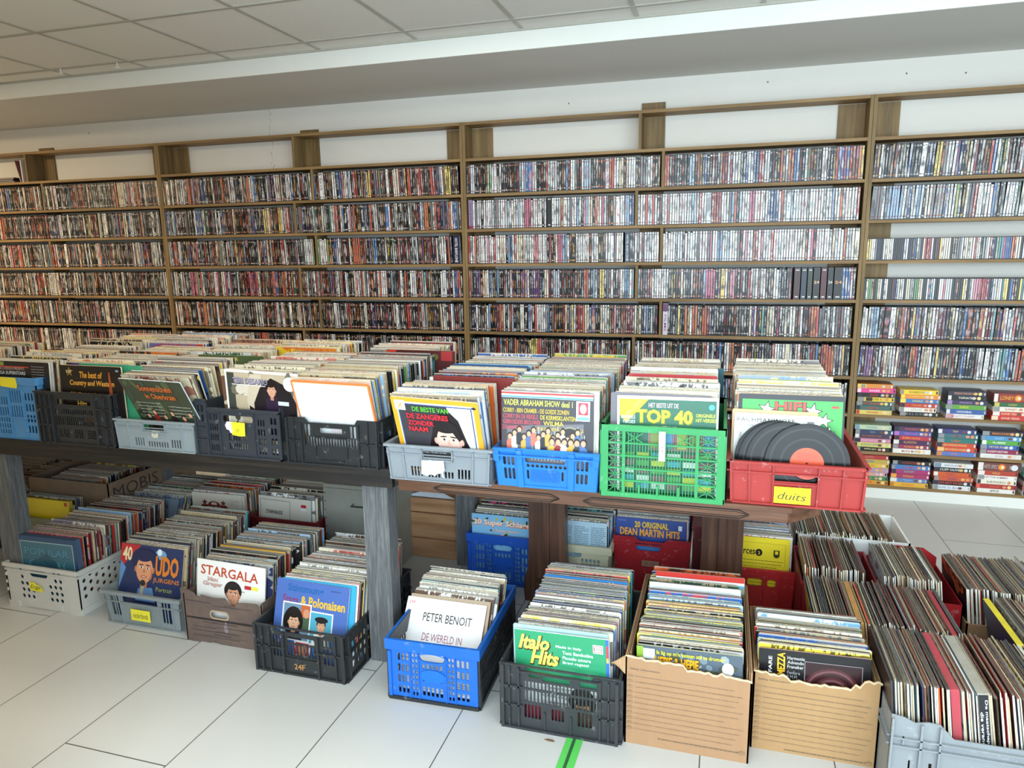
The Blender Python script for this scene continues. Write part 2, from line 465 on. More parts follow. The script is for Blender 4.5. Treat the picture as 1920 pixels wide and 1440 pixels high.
    def build(s, name, parent, dx=0.0, back=False, label=None, T=None, mat='print'):
        if back: s.mb.v = [(-(x+dx), back-y, z) for x, y, z in s.mb.v]
        else: s.mb.v = [(x+dx, y, z) for x, y, z in s.mb.v]
        s.mb.c2 = s.mb.c
        ys = [abs(v[1]-(back or 0)) for v in s.mb.v]
        lo, hi = min(ys), max(ys)
        if hi-lo > .003:
            sg = 1 if back else -1; k = .003/(hi-lo)
            s.mb.v = [(v[0], (back or 0)+sg*(lo+(abs(v[1]-(back or 0))-lo)*k), v[2]) for v in s.mb.v]
        o = s.mb.build(name, mat, parent, T)
        if label: o['label'] = label
        return o

def rrect(u0, u1, v0, v1, r=0.0, n=3):
    if r <= 0: return [(u0, v0), (u1, v0), (u1, v1), (u0, v1)]
    r = min(r, (u1-u0)/2*0.999, (v1-v0)/2*0.999); out = []
    for cx, cy, a in ((u1-r, v0+r, -PI/2), (u1-r, v1-r, 0), (u0+r, v1-r, PI/2), (u0+r, v0+r, PI)):
        for i in range(n+1):
            t = a+PI/2*i/n; out.append((cx+r*math.cos(t), cy+r*math.sin(t)))
    return out
def grid(u0, u1, v0, v1, nx, ny, gx=0.004, gy=0.004, r=0.0, n=2):
    out = []; w = (u1-u0-gx*(nx-1))/nx; h = (v1-v0-gy*(ny-1))/ny
    for j in range(ny):
        for i in range(nx):
            a = u0+i*(w+gx); b = v0+j*(h+gy); out.append(rrect(a, a+w, b, b+h, r, n))
    return out

# ------------------------------------------------------------------ the room
def struct(name, mb, mat, label=None):
    o = mb.build(name, mat); o['kind'] = 'structure'; return o
XL, XR, YF, YB, ZC = -8.2, 5.2, -5.9, 0.16, 2.675
W0 = H('e6e2d8')
mb = MB(); mb.box(XL-.1, XR+.1, YF-.1, YB+.1, -.1, 0, W0); struct('floor', mb, 'floor')
mb = MB(); mb.box(XL-.1, XR+.1, YF-.1, -0.738, ZC, ZC+.1, W0); struct('ceiling', mb, 'ceil')
mb = MB(); mb.box(XL-.1, XR+.1, -0.738, YB+.1, 2.571, ZC+.1, W0)
o = struct('trim_1', mb, 'soffit')
mb = MB(); mb.box(XL, XR, -0.75, -0.738, 2.571, ZC, W0); struct('trim_2', mb, 'white')
mb = MB(); mb.box(XL-.1, XR+.1, YB, YB+.1, 0, 2.571, W0); struct('wall_back', mb, 'wall')
mb = MB(); mb.box(XL-.1, XL, YF, YB, 0, ZC, W0); struct('wall_left', mb, 'wall')
mb = MB(); mb.box(XR, XR+.1, YF, YB, 0, ZC, W0); struct('wall_right', mb, 'wall')
ol = [(XL, 0), (XR, 0), (XR, ZC), (XL, ZC)]
wins = [rrect(wx-1.5, wx+1.5, 0.45, 2.65) for wx, _ in WINS]
TF = Matrix(((1, 0, 0, 0), (0, 0, 1, YF-.05), (0, 1, 0, 0), (0, 0, 0, 1)))
vs, fs = panel_mesh(ol, wins, 0.1)
mb = MB(); mb.add(vs, fs, TF, W0); struct('wall_front', mb, 'wall')
for i, (wx, _) in enumerate(WINS):
    vs, fs = panel_mesh(rrect(wx-1.5, wx+1.5, 0.45, 2.65), [rrect(wx-1.45, wx+1.45, 0.5, 2.6)], 0.06)
    mb = MB(); mb.add(vs, fs, TF, W0); struct('window_%d' % (i+1), mb, 'white')
mb = MB(); mb.box(-1.75, -1.65, YF, -3.72, 0, ZC, W0); struct('wall_added_blocker', mb, 'wall')  # partition added out of view to keep window light off the dim end
# suspended grid: runners along the room and cross bars every 0.6 m
mb = MB(); g = W0
x = -2.885-0.602*8
while x < XR:
    mb.box(x-.012, x+.012, YF, -0.738, ZC-.004, ZC+.001, g); x += 0.602
y = -0.915
while y > YF:
    mb.box(XL, XR, y-.012, y+.012, ZC-.005, ZC+.001, g); y -= 0.606
struct('trim_3', mb, 'tbar')
mb = MB(); mb.box(XL, XR, -0.762, -0.75, ZC-.012, ZC, g); struct('trim_4', mb, 'tbar')
for i, (lx, ly, pw) in enumerate(LAMPS):
    t = thing('ceiling_light', ['square lit ceiling panel above the far end of the black table', 'square lit ceiling panel above the middle of the crates', 'square lit ceiling panel above the oak table', 'square lit ceiling panel, warm coloured, far from the shop windows', 'square lit ceiling panel near the first shop window', 'square lit ceiling panel near the second shop window', 'added unseen ceiling panel brightening the dim end wall'][i], 'lamp', (lx, ly, ZC), group='ceiling panel lamps')
    mb = MB(); mb.box(-.29, .29, -.29, .29, -.012, 0.0, W0); mb.build('diffuser', 'lamp', t)
    vs, fs = panel_mesh(rrect(-.3, .3, -.3, .3), [rrect(-.285, .285, -.285, .285)], .014)
    mb = MB(); mb.add(vs, fs, Matrix.Translation((0, 0, -.008)), W0); mb.build('frame', 'white', t)
# small flaws on the wall
mb = MB()
r = random.Random(5)
for px, pz in ((-4.95, 2.50), (-1.02, 2.46), (0.2, 2.5), (1.25, 2.47), (0.95, 2.49)):
    mb.box(px-.004, px+.005, YB-.001, YB, pz-.004, pz+.005, H('6b655b'))
for i in range(26):
    pz = 2.15+0.42*i/26; px = -3.27+r.uniform(-.012, .012)
    mb.box(px, px+r.uniform(.002, .006), YB-.0012, YB, pz, pz+r.uniform(.006, .018), H('b9b1a2'))
o = mb.build('wall_flaws', 'print'); o['kind'] = 'structure'; o.name = 'trim_5'
mb = MB(); mb.box(0.785, 3.21, -0.004, 0.012, 0, .062, W0); struct('baseboard_back', mb, 'white')

# ------------------------------------------------------------------ bookcases along the back wall
PIT, ZB = 0.23, 2.3513
def zboard(k): return ZB-PIT*k            # centre height of board k
UP = [-6.637, -4.1705, -1.7041, 0.7671, 3.235]
DIVS = {0: {0: -5.47, 1: -5.33, 3: -5.326, 5: -5.298}, 1: {0: -2.988, 1: -2.851, 2: -3.008, 3: -2.849, 4: -3.0, 5: -2.849, 6: -3.0},
        2: {0: -0.538, 1: -0.393, 2: -0.552, 3: -0.392, 4: -0.544, 5: -0.387, 6: -0.556}, 3: {0: 2.0, 1: 2.1, 2: 1.98, 5: 2.1}}
BL = ['pine bookcase at the dim end of the wall, a few books on its top shelf',
      'pine bookcase filled with disc cases behind the black table',
      'pine bookcase filled with disc cases behind the coloured crates',
      'pine bookcase holding stacked video tapes on its lower shelves']
for b in range(4):
    x0, x1 = UP[b]+.001, UP[b+1]-.001
    t = thing('bookcase', BL[b], 'bookcase', ((x0+x1)/2, 0, 0)); cx = (x0+x1)/2
    for sx in (x0, x1-.018):
        mb = MB(); mb.box(sx-cx, sx+.018-cx, 0, .145, 0, ZB+.009, W0); mb.build('side_panel', 'pine_z', t)
    for k in range(11):
        z = zboard(k) if k < 10 else 0.071
        mb = MB(); mb.box(x0+.018-cx, x1-.018-cx, 0.002, .145, z-.009, z+.009, W0)
        mb.build('shelf_board' if k else 'top_board', 'pine_x', t)
    for k, dx in DIVS[b].items():
        mb = MB(); mb.box(dx-.009-cx, dx+.009-cx, 0.004, .145, zboard(k+1)+.009, zboard(k)-.009, W0); mb.build('divider', 'pine_z', t)
    # planks screwed to the wall behind the case
    mid = {0: -5.40, 1: -2.937, 2: -0.472, 3: 2.0}[b]
    for px, zt in ((x0+.018+.073, ZB-.012), (mid, ZB+.055+(.02 if b == 2 else 0)), (x1-.018-.073, ZB-.012)):
        mb = MB(); mb.box(px-.073-cx, px+.073-cx, .1455, .1595, 0.1, zt, W0); mb.build('wall_plank', 'pine_z', t)

# ------------------------------------------------------------------ disc cases
NAMED = {'black': ['141416', '1b1a1c', '101012', '222024'], 'charcoal': ['34343a', '3c3a3e', '2c2f36'], 'white': ['e8e6e4', 'dcdcde', 'efefee', 'd2d4d8'],
         'cream': ['e6dcc0', 'ddcfae', 'e9e0cc'], 'red': ['b3262a', 'c8342f', '96202a'], 'maroon': ['5c1c24', '6d2230'], 'orange': ['e0752a', 'd9602c'],
         'yellow': ['e9c634', 'f0d648'], 'green': ['3d7a4c', '5f9a58', '2d5a44'], 'teal': ['2f7f86', '4d9a9c'], 'blue': ['2e5ea6', '3878c0', '27508c'],
         'light blue': ['8fb6dc', 'a8c6de', '6fa4d2'], 'navy': ['1e2748', '252c54'], 'purple': ['5e3a78', '7a4f90'], 'pink': ['d9688c', 'e08a9e', 'c43c74'],
         'brown': ['5a4030', '6e4d38'], 'grey': ['8c8f92', '74777c', 'a2a4a4'], 'beige': ['c8b48e', 'bca680']}
def pick(r, pal):
    tot = sum(w for _, w in pal); t = r.random()*tot
    for n, w in pal:
        t -= w
        if t <= 0: return n, r.choice(NAMED[n])
    return pal[0][0], NAMED[pal[0][0]][0]
DVD_MIX = [('black', 40), ('charcoal', 13), ('white', 22), ('cream', 6), ('red', 7), ('maroon', 4), ('orange', 4), ('yellow', 2), ('green', 2), ('teal', 1), ('blue', 5), ('light blue', 3), ('navy', 5), ('purple', 2), ('pink', 1), ('brown', 4), ('grey', 4)]
DVD_DARK = [('black', 44), ('charcoal', 12), ('white', 13), ('cream', 5), ('red', 5), ('maroon', 5), ('orange', 2), ('blue', 3), ('navy', 5), ('brown', 5), ('grey', 3)]
DVD_LIGHT = [('white', 72), ('black', 12), ('light blue', 8), ('cream', 6), ('grey', 6), ('red', 4), ('pink', 4), ('orange', 2), ('blue', 3)]
DVD_GREEN = [('white', 34), ('grey', 18), ('light blue', 12), ('black', 16), ('green', 6), ('cream', 6), ('teal', 4), ('red', 5), ('orange', 4), ('blue', 6)]
CD_MIX = [('black', 20), ('white', 24), ('cream', 14), ('red', 6), ('navy', 9), ('blue', 6), ('yellow', 5), ('grey', 8), ('green', 3), ('maroon', 4), ('pink', 4), ('teal', 3), ('charcoal', 6), ('orange', 2)]
def case_geo(mb, T, w, h, d, cA, cB, seed, plastic='0b0b0d', rim=.0019):
    """one upright case: dark plastic shell, printed spine slip proud of it"""
    mb.box(-w/2, w/2, 0, d, 0, h, H(plastic), 0, T)
    a, b = w/2-rim, 0.004
    vs = [T @ Vector(p) for p in ((-a, -.0006, b), (a, -.0006, b), (a, -.0006, h-b), (-a, -.0006, h-b), (-a, .001, b), (a, .001, b), (a, .001, h-b), (-a, .001, h-b))]
    q = H(cA); gl = .3*q[0]+.6*q[1]+.1*q[2]; f_ = .72
    ca = tuple(gl+(v_-gl)*f_ for v_ in q[:3])+((seed*0.61803) % 1,); cb = H(cB, (seed*0.7548) % 1)
    z = [(0, 0)]*4
    mb.raw([tuple(v) for v in vs], [(0, 1, 2, 3), (0, 4, 5, 1), (3, 2, 6, 7), (0, 3, 7, 4), (1, 5, 6, 2)], ca, 1, cb, [[(0, 0), (1, 0), (1, 1), (0, 1)], z, z, z, z])
def accent(r, n):
    dark = n in ('black', 'charcoal', 'navy', 'maroon', 'brown', 'purple', 'green', 'blue', 'teal', 'red')
    if dark: return r.choice(['e8e4e0', 'e8e4e0', 'd0ccc8', 'd8b040', 'c83c34', 'b8c8d8', '9a9a98', 'e07838'])
    return r.choice(['1c1a1c', '2a282c', 'b02a2c', '24406e', '3c3a3c', '8a2838', '6a7078'])
ORD = lambda n: str(n)+('th' if 10 <= n % 100 <= 20 else {1: 'st', 2: 'nd', 3: 'rd'}.get(n % 10, 'th'))
SHELFNAME = {1: 'top film shelf', 2: 'second film shelf', 3: 'third shelf', 4: 'fourth shelf', 5: 'fifth shelf', 6: 'sixth shelf'}
dvd_stuff = MB()
BOXSETS = []     # (bay, row, x0, width, hex, text, text hex, label, height)
BOXSETS += [(1, 3, -1.79, .045, '1d1f3c', 'HOTEL BABYLON', 'e8e8ee', 'thick navy box set with vertical white lettering at the end of its shelf', .192),
            (2, 3, -.62, .03, '2c3c50', 'HOTEL BABYLON', 'd8dde4', 'slate blue box set with vertical white lettering among white cases', .192),
            (2, 2, -1.672, .028, '8c7898', 'JAN JUSTY', '2c2438', 'lilac box set with maroon foot beside the tall upright', .192),
            (2, 5, -.372, .031, 'cdbecb', '10 FILMS', '6c4a68', 'pale lilac box set lettered with a film count beside the short divider', .2),
            (2, 2, -1.13, .03, '17171a', '', '222222', 'plain black box set between colourful cases and white cases', .195),
            (0, 2, -4.80, .022, '9aa49a', '', '3a6c5c', 'pale grey green box on the dim bookcase', .192)]
x = .40
for i, (w, c, t, tc) in enumerate(((.034, '3a1a1c', '', ''), (.03, '1f2c3c', '', ''), (.026, '2c3024', '', ''), (.036, '141214', '24', 'f0c8a0'), (.031, '4a1a1e', '', ''), (.03, '12161a', '24', 'd8d8d8'), (.046, '121012', '24', 'e8a060'))):
    BOXSETS.append((2, 4, x, w, c, t, tc, ['dark red box set, first of the thick dark boxes after the white cases', 'dark blue box set between a red and an olive box', 'olive black box set with a pale foot mark', 'black box set with a cream number on its spine', 'maroon box set between two black numbered boxes', 'narrow black box set with an upright grey number', 'widest black box set with an orange number beside the upright'][i], .19))
    x += w+.006
def bay_row(b, k, indiv, mix, lean=0.0, r=None, x_to=None, wmin=.0135, wmax=.0152, h=.19, d=.135, name='dvd_case'):
    xa, xb = UP[b]+.021, UP[b+1]-.021
    if x_to: xb = min(xb, x_to)
    z = zboard(k+1)+.0095
    skip = [(s[2], s[2]+s[3]) for s in BOXSETS if s[0] == b and s[1] == k]
    if k in DIVS[b]: skip.append((DIVS[b][k]-.0095, DIVS[b][k]+.0095))
    skip = sorted(skip); x = xa; n = 0
    lst = []
    while x < xb-.016:
        w = r.uniform(wmin, wmax)
        if r.random() < .035 and h > .15: w = r.uniform(.02, .03)
        hit = [s for s in skip if x+w > s[0] and x < s[1]]
        if hit: x = hit[0][1]+.0005; continue
        if x+w > xb: break
        lst.append((x+w/2, w)); x += w+r.uniform(.0002, .0009)
    cur = None
    for i, (xc, w) in enumerate(lst):
        if cur and r.random() < .22: nm, hx = cur          # runs of one series
        else: nm, hx = pick(r, mix); cur = (nm, hx)
        ac = accent(r, nm)
        if h < .15 and r.random() < .7: ac = hx
        seed = r.random()
        dz = 0; a = lean*r.uniform(.3, 1.0) if lean else r.uniform(-.006, .006)
        T = Matrix.Translation((xc, .006+r.uniform(0, .006), z+abs(math.sin(a))*w/2)) @ Matrix.Rotation(a, 4, 'Y')
        hh = h-(r.uniform(0, .012) if r.random() < .1 and h > .15 else 0)
        lst[i] = (xc, w, nm, hx, ac, seed, T, hh)
    n = len(lst)
    for i, (xc, w, nm, hx, ac, seed, T, hh) in enumerate(lst):
        sel = indiv(i, n) if indiv else False
        if sel:
            m1 = MB(); case_geo(m1, Matrix(), w, hh, d, hx, ac, seed, rim=.0019 if h > .15 else .0012)
            o = m1.build(name, ['plastic', 'spine'], None, T)
            kind = 'film case' if h > .15 else 'slim music disc'
            if b == 3: pos = '%s from the upright, %s above the tapes' % (ORD(i+1), SHELFNAME[k])
            else: pos = '%s before the tape bookcase, %s' % (ORD(n-i), SHELFNAME[k])
            tag(o, '%s %s, %s' % (nm, kind, pos), 'DVD case' if h > .15 else 'CD case', ('film cases on the %s' if h > .15 else 'music discs on the %s') % SHELFNAME[k])
        else:
            case_geo(dvd_stuff, T, w, hh, d, hx, ac, seed)
r = random.Random(21)
for b in range(4):
    for k in range(1, 10):
        if b == 3 and k in (3, 4, 7, 8, 9): continue
        if b < 2 and k > 7: continue
        mix = DVD_DARK if b == 0 else DVD_MIX
        if b == 2 and k in (2, 3): mix = DVD_LIGHT
        if b == 2 and k == 1: mix = DVD_MIX+[('white', 12)]
        if b == 3 and k == 2: mix = DVD_GREEN
        if k >= 5 and b == 1: mix = DVD_DARK
        ind = None
        if b == 3: ind = lambda i, n: i < 56
        elif b == 2 and k <= 6: ind = lambda i, n: i >= n-12
        ln = 0.0
        if b in (0, 1): ln = -.05 if k % 2 else -.03
        if b == 3 and k in (1, 2): ln = .05
        if b == 3 and k in (5, 6): ln = .04
        bay_row(b, k, ind, mix, ln, r, x_to=2.15 if b == 3 else None)
for k in (3, 4):
    bay_row(3, k, lambda i, n: True, CD_MIX, .012, r, x_to=1.72, wmin=.0095, wmax=.0108, h=.125, d=.14, name='cd_case')
# two tall discs boxes at the start of the first music shelf are part of that row in the photo
for s in BOXSETS:
    b, k, x0, w, hx, tx, th, lab, hh = s
    mb = MB(); mb.box(-w/2, w/2, 0, .135, 0, hh, H(hx)); 
    o = mb.build('box_set', 'print', None, Matrix.Translation((x0+w/2, .004, zboard(k+1)+.0095)))
    tag(o, lab, 'box set', 'boxed sets on the shelves')
    a = Art()
    if tx == '24': a.text(tx, .004, .095, .016, th, w=w-.008, bold=.02)
    elif tx: a.text(tx, w*.28, hh*.9, w*.42, th, w=hh*.78, rot=-PI/2, bold=.01)
    else: a.rect(w*.2, hh*.9, w*.8, hh*.94, 'b8b4b0')
    a.rect(w*.25, .012, w*.75, .02, 'c8c4c0')
    if hx == '8c7898': a.rect(.0005, .002, w-.0005, .022, '8c2c44')
    if hx == 'cdbecb': a.rect(.0005, hh-.05, w-.0005, hh-.001, '5c2c5c')
    a.build('spine_print', o, -w/2)
o = dvd_stuff.build('dvd_cases', ['plastic', 'spine'])
tag(o, 'long rows of film cases filling the farther shelves of the wall of bookcases', 'DVD cases', None, 'stuff')
# few books lying and leaning on the top shelf at the dim end
for i, (xc, zz, w, hh, dd, a, c, lab) in enumerate((
        (-5.70, 0, .17, .012, .12, 0, '4a4440', 'dark booklet lying flat, lowest of the pile on the dim top shelf'), (-5.71, .013, .16, .012, .12, 0, '2c2a2c', 'black booklet lying flat in the middle of the pile on the dim top shelf'),
        (-5.70, .026, .165, .014, .12, 0, '1f1d20', 'black booklet topping the pile on the dim top shelf'), (-5.525, 0, .012, .17, .12, -.02, 'c9c4bc', 'white book standing against the divider of the dim top shelf'),
        (-5.548, 0.001, .008, .175, .12, -.25, '7d4a52', 'pink covered book slumped against the white book on the dim top shelf'))):
    mb = MB(); mb.box(-w/2, w/2, 0, dd, 0, hh, H(c)); mb.box(-w/2+.002, w/2-.002, -.001, .002, .002, hh-.002, H('8a8480' if hh < .1 else 'd8d2c8'))
    o = mb.build('book', 'print', None, Matrix.Translation((xc, .01, zboard(1)+.0095+zz)) @ Matrix.Rotation(a, 4, 'Y'))
    tag(o, lab, 'book', 'books on the dim top shelf')
# tall coloured magazines low on the middle bookcase were left as cases

# ------------------------------------------------------------------ video tapes lying in stacks
TAPES = {7: [
  (.795, [('d98a3a', '', '3a2a20', .2), ('e0448c', 'BARBIE', 'f4d8e4', 0), ('1d1a1c', 'TOXIC', 'c8402c', 0), ('e6c83c', 'HEROES 6', '2a2620', .12), ('3e5a54', 'OM THERAPIE', 'c8443c', 0), ('4a6660', 'THOMAS', 'c8443c', 0), ('dcc468', 'THUNDER', 'b8402c', 0)], 'first stack'),
  (1.03, [('ecc832', 'ROBBEDOES', '8a6418', 0), ('e0883c', 'JUNGLE BOOK', 'e8d048', 0), ('3f78b4', 'DONALD', 'f0d850', 0), ('b8382e', 'MICKEY', 'e89048', 0), ('e6e0d4', 'GREASE', 'b4b0aa', 0), ('1c1918', 'B E L O V E D', '8c8680', 0)], 'second stack'),
  (1.275, [('2c2c40', 'THE BLUE CHICAGO GANG', 'd89878', 0), ('18161a', 'TOPHATS', 'e8e4e0', 0), ('3c2c50', 'AMADEUS', 'a088b8', 0), ('5f9a3c', 'SHREK', 'd8c83c', 0), ('3c5a98', 'HANNIBAL', 'd8dce4', 0), ('e2ddd8', 'MIGHTY PLANET', 'c8909c', 0)], 'third stack'),
  (1.515, [('8c2c28', 'LONEY TUNES', 'e8a028', 1), ('2c6038', 'CANDY', 'c8b860', 0), ('e4dccc', 'SUNSET', 'b86858', 0), ('c8342c', 'GONE MEDIA', 'f0c8a0', 0), ('c4302c', 'GONE MEDIA', 'f0d0b0', 0)], 'fourth stack'),
  (1.755, [('d8dce0', 'VIDEO', '302c30', 0), ('dcd8d0', 'FILM', '7c3c30', 0), ('ded8cc', 'FILM', '7c3c30', 0)], 'last stack')],
 8: [
  (.795, [('b8cca8', 'WINNIE', '7c98b0', 0), ('34405e', 'SEA', '7880a0', 0), ('4a3a50', 'DOORNROOSJE', 'b0643c', 0), ('c88098', 'PINK PANTER', 'e0b0c0', 0), ('c8c468', 'JUNGLE BOEK', '6c58a0', 0), ('1c1c1e', 'MERLIJN', 'd0c48c', 0)], 'first stack'),
  (1.015, [('4c3454', 'PINOKKIO', 'c4545c', 0), ('50549c', 'HERCULES', 'b470b8', 0), ('b43044', 'ROBIN HOOD', 'e8a040', 0), ('44284c', 'ALADDIN', 'd0a060', 0), ('8c3454', 'KONING', 'e89030', 0), ('e6e2d8', 'MODE MUST', 'a8402c', 0)], 'second stack'),
  (1.245, [('3a3a70', 'TOY', 'e8c83c', 0), ('3c6a70', 'BAMBI', '98585c', 0), ('2c7068', 'RUBEN', 'b8643c', 0), ('c8482c', 'LEEUWENKONING', 'e8b878', 0), ('cc4c2c', 'LEEUWENKONING', 'e8b878', 0), ('5a74b4', 'RITA', 'd08040', 0)], 'third stack'),
  (1.475, [('382c38', 'PINOCCHIO', 'e08c3c', 0), ('5090c0', 'LUCKY', 'a8c8d8', 0), ('58a038', 'FLUBBER', 'e8f0e0', 0), ('345cac', 'PETER PAN', 'd8b860', 0), ('8c2444', 'ASSEPOESTER', 'e8dce0', 0), ('dcd8d4', 'ROSA', 'c890a0', 0)], 'fourth stack'),
  (1.71, [('e0b838', '', 'b84c34', 0), ('b87c98', 'NV', 'd8a8c0', 0), ('40342c', 'NEMO', '8c7458', 0), ('d8b02c', 'BUGS', '8c3c2c', 0), ('a8c8b0', 'PLAY', 'b89890', 0), ('20242c', 'MIST', '687080', 0), ('e0ded8', 'ZOO', '303840', 0)], 'last stack')],
 9: [
  (.795, [('a83430', 'PIPPI', 'c87868', .04), ('b8a04c', 'AFRIKA', '4868a0', 0), ('d8b03c', 'CAILLOU', 'a86c20', 0), ('a890b0', 'TELE', 'd8a840', 0), ('d0949c', 'TWEENIES', 'e8b048', 0), ('3c8048', 'FROG', '98c890', 0), ('d89430', 'RATJE', 'b8402c', 0)], 'first stack'),
  (1.015, [('1c1a1a', 'GODFATHER', 'a83830', 0), ('4c74b0', 'THOMAS', 'c0485c', 0), ('a43468', 'BARNEY', '58a890', 0), ('a0305c', 'DONALD', 'e0a040', 0), ('6080b4', 'MULAN', '98b0d0', 0), ('dca83c', 'ASTERIX', 'c87820', 0)], 'second stack'),
  (1.245, [('dcdcda', 'GRACELAND', '7888a0', .03), ('1e1c1e', 'CLIFF OLIVER', 'e0dcd8', 0), ('c8582c', 'VIDEO', '7c3c68', 0), ('c45434', 'VIDEO', '683868', 0), ('201618', 'LIVE BEST RIDERS', 'c04438', 0), ('e2e4e6', 'ELVIS G.I. BLUES', '3c6c9c', 0)], 'third stack'),
  (1.475, [('6a3c34', 'HITS SPECTACULAR', 'b8a0a0', 1), ('b04030', 'WILD', 'e0b060', 0), ('e4e2dc', 'JUST FOR SUMMER', '8c2c2c', 0), ('e6e0cc', 'SURVIVORS', '605c54', 0), ('a83028', 'ROUGE', 'd8604c', 0), ('e4e0d8', 'SPICE', '2c2428', 0)], 'fourth stack'),
  (1.71, [('6ca890', 'KAIROS', '3c6c58', 0), ('342830', '', '58505c', 0), ('c0a09c', 'GIRLS', '982c34', 0), ('6c3030', '', 'a06058', 0), ('dadcda', 'ZORRO', '28282c', 0)], 'last stack')]}
CN = {}
def cname(hx):
    if hx in CN: return CN[hx]
    c = [int(hx[i:i+2], 16) for i in (0, 2, 4)]
    best = min(((sum((c[j]-int(h2[2*j:2*j+2], 16))**2 for j in range(3)), n) for n, l in NAMED.items() for h2 in l))[1]
    CN[hx] = best; return best
r = random.Random(4)
for k, stacks in TAPES.items():
    for sx, tapes, sname in stacks:
        z = (zboard(k+1) if k < 9 else .071)+.0095
        n = len(tapes)
        for j, (hx, tx, th, sp) in enumerate(reversed(tapes)):
            hgt = .05 if sp == 1 else .0268+r.uniform(-.0012, .0012)
            if n == 7: hgt = .0262
            wid = .2+r.uniform(-.006, .01) if sp != 1 else .222
            x0 = sx+r.uniform(-.004, .006)
            cc = H(hx)
            mb = MB(); mb.box(0, wid, 0, .118, 0, hgt, cc)
            o = mb.build('video_tape', 'print', None, Matrix.Translation((x0, .004+r.uniform(0, .008), z)))
            up_ = n-j
            pos = 'topmost' if up_ == 1 else ('lowest' if j == 0 else ORD(up_)+' from the top')
            tag(o, '%s video tape, %s of the %s, %s tape shelf' % (cname(hx), pos, sname, {7: 'upper', 8: 'middle', 9: 'lower'}[k]), 'video tape', 'video tapes stacked flat')
            a = Art()
            a.rect(.002, .0012, .018+r.uniform(0, .02), hgt-.0012, r.choice(['2a2838', 'e0dcd4', '8c8c8c', th if th else 'a0a0a0']))
            if sp == .2: a.rect(.004, .001, .05, hgt-.001, 'e8cc50'); a.rect(.02, .003, .045, hgt-.003, '9a8c88')
            if sp == .12: a.rect(.045, .002, .08, hgt-.002, '3a2420')
            if tx: a.text(tx, wid*.46, hgt*.28, hgt*.46, th, w=min(wid*.62, len(tx)*hgt*.36), align='c', bold=.02)
            if r.random() < .7:
                cxx = wid*r.uniform(.78, .86); a.ell(cxx, hgt/2, hgt*.36, hgt*.36, r.choice(['e0c8b0', 'd8d8dc', 'd88c60', 'e8d090']), n=12)
                a.ell(cxx-hgt*.9, hgt/2, hgt*.4, hgt*.3, r.choice(['d09070', 'e0b060', '704838', 'c8c0b8']), n=10)
            a.rect(wid-.012, hgt*.2, wid-.004, hgt*.8, r.choice(['d8d8d8', '303038', 'b0a8a0']))
            if sp == 1: a.ell(wid*.55, hgt/2, hgt*.42, hgt*.42, 'c8582c'); a.ell(wid*.55, hgt/2, hgt*.3, hgt*.3, 'e8a030'); a.ell(wid*.57, hgt/2, hgt*.14, hgt*.16, 'e8e0d8')
            a.build('spine_print', o)
            z += hgt+.0004

# ------------------------------------------------------------------ tables
ZL, ZR = 0.775, 0.745
def black_table(x0, x1, legs, label):
    t = thing('display_table', label, 'table', ((x0+x1)/2, -1.98, 0)); cx, cy = (x0+x1)/2, -1.98
    mb = MB(); mb.box(x0-cx, x1-cx, -2.46-cy, -1.45-cy, ZL-.03, ZL, W0); mb.build('tabletop', 'black_x', t)
    mb = MB(); mb.box(x0-cx, x1-cx, -2.452-cy, -2.43-cy, ZL-.072, ZL-.03, W0); mb.build('front_rail', 'black_x', t)
    mb = MB(); mb.box(x0-cx, x1-cx, -1.50-cy, -1.48-cy, ZL-.072, ZL-.03, W0); mb.build('back_rail', 'black_x', t)
    for lx, ly in legs:
        mb = MB(); mb.box(lx-cx, lx+.1-cx, ly-cy, ly+.07-cy, 0, ZL-.0305 if ly > -2 else .712, W0); mb.build('leg', 'grey_z', t)
black_table(-3.08, -1.10, [(-1.235, -2.425), (-3.04, -2.425), (-1.215, -1.56), (-3.04, -1.56)], 'black stained wooden table with grey posts carrying crates of records')
black_table(-5.1, -3.085, [(-3.2, -1.56), (-5.0, -2.425), (-5.0, -1.56)], 'second black stained table at the dim end behind the first post')
# oak table: carved edge and two shaped trestle boards joined by a stretcher
t = thing('oak_table', 'carved brown oak table under the coloured crates', 'table', (-.40, -1.98, 0))
cx, cy = -.40, -1.98
mb = MB()
tx0, tx1, ty0, ty1 = -1.095, .225, -2.44, -1.5
poly = [(tx0-cx, ty0-cy), (tx1-.004-cx, ty0-cy), (tx1+.10-cx, ty0+.10-cy), (tx1+.10-cx, ty1-cy), (tx0-cx, ty1-cy)]
mb.prism(poly, ZR-.016, ZR, W0)
mb.prism([(a*(.99)+(0.004 if a < 0 else -.004), b+(.006 if b < 0 else -.006)) for a, b in poly], ZR-.052, ZR-.016, W0)
mb.build('tabletop', 'oak_x', t)
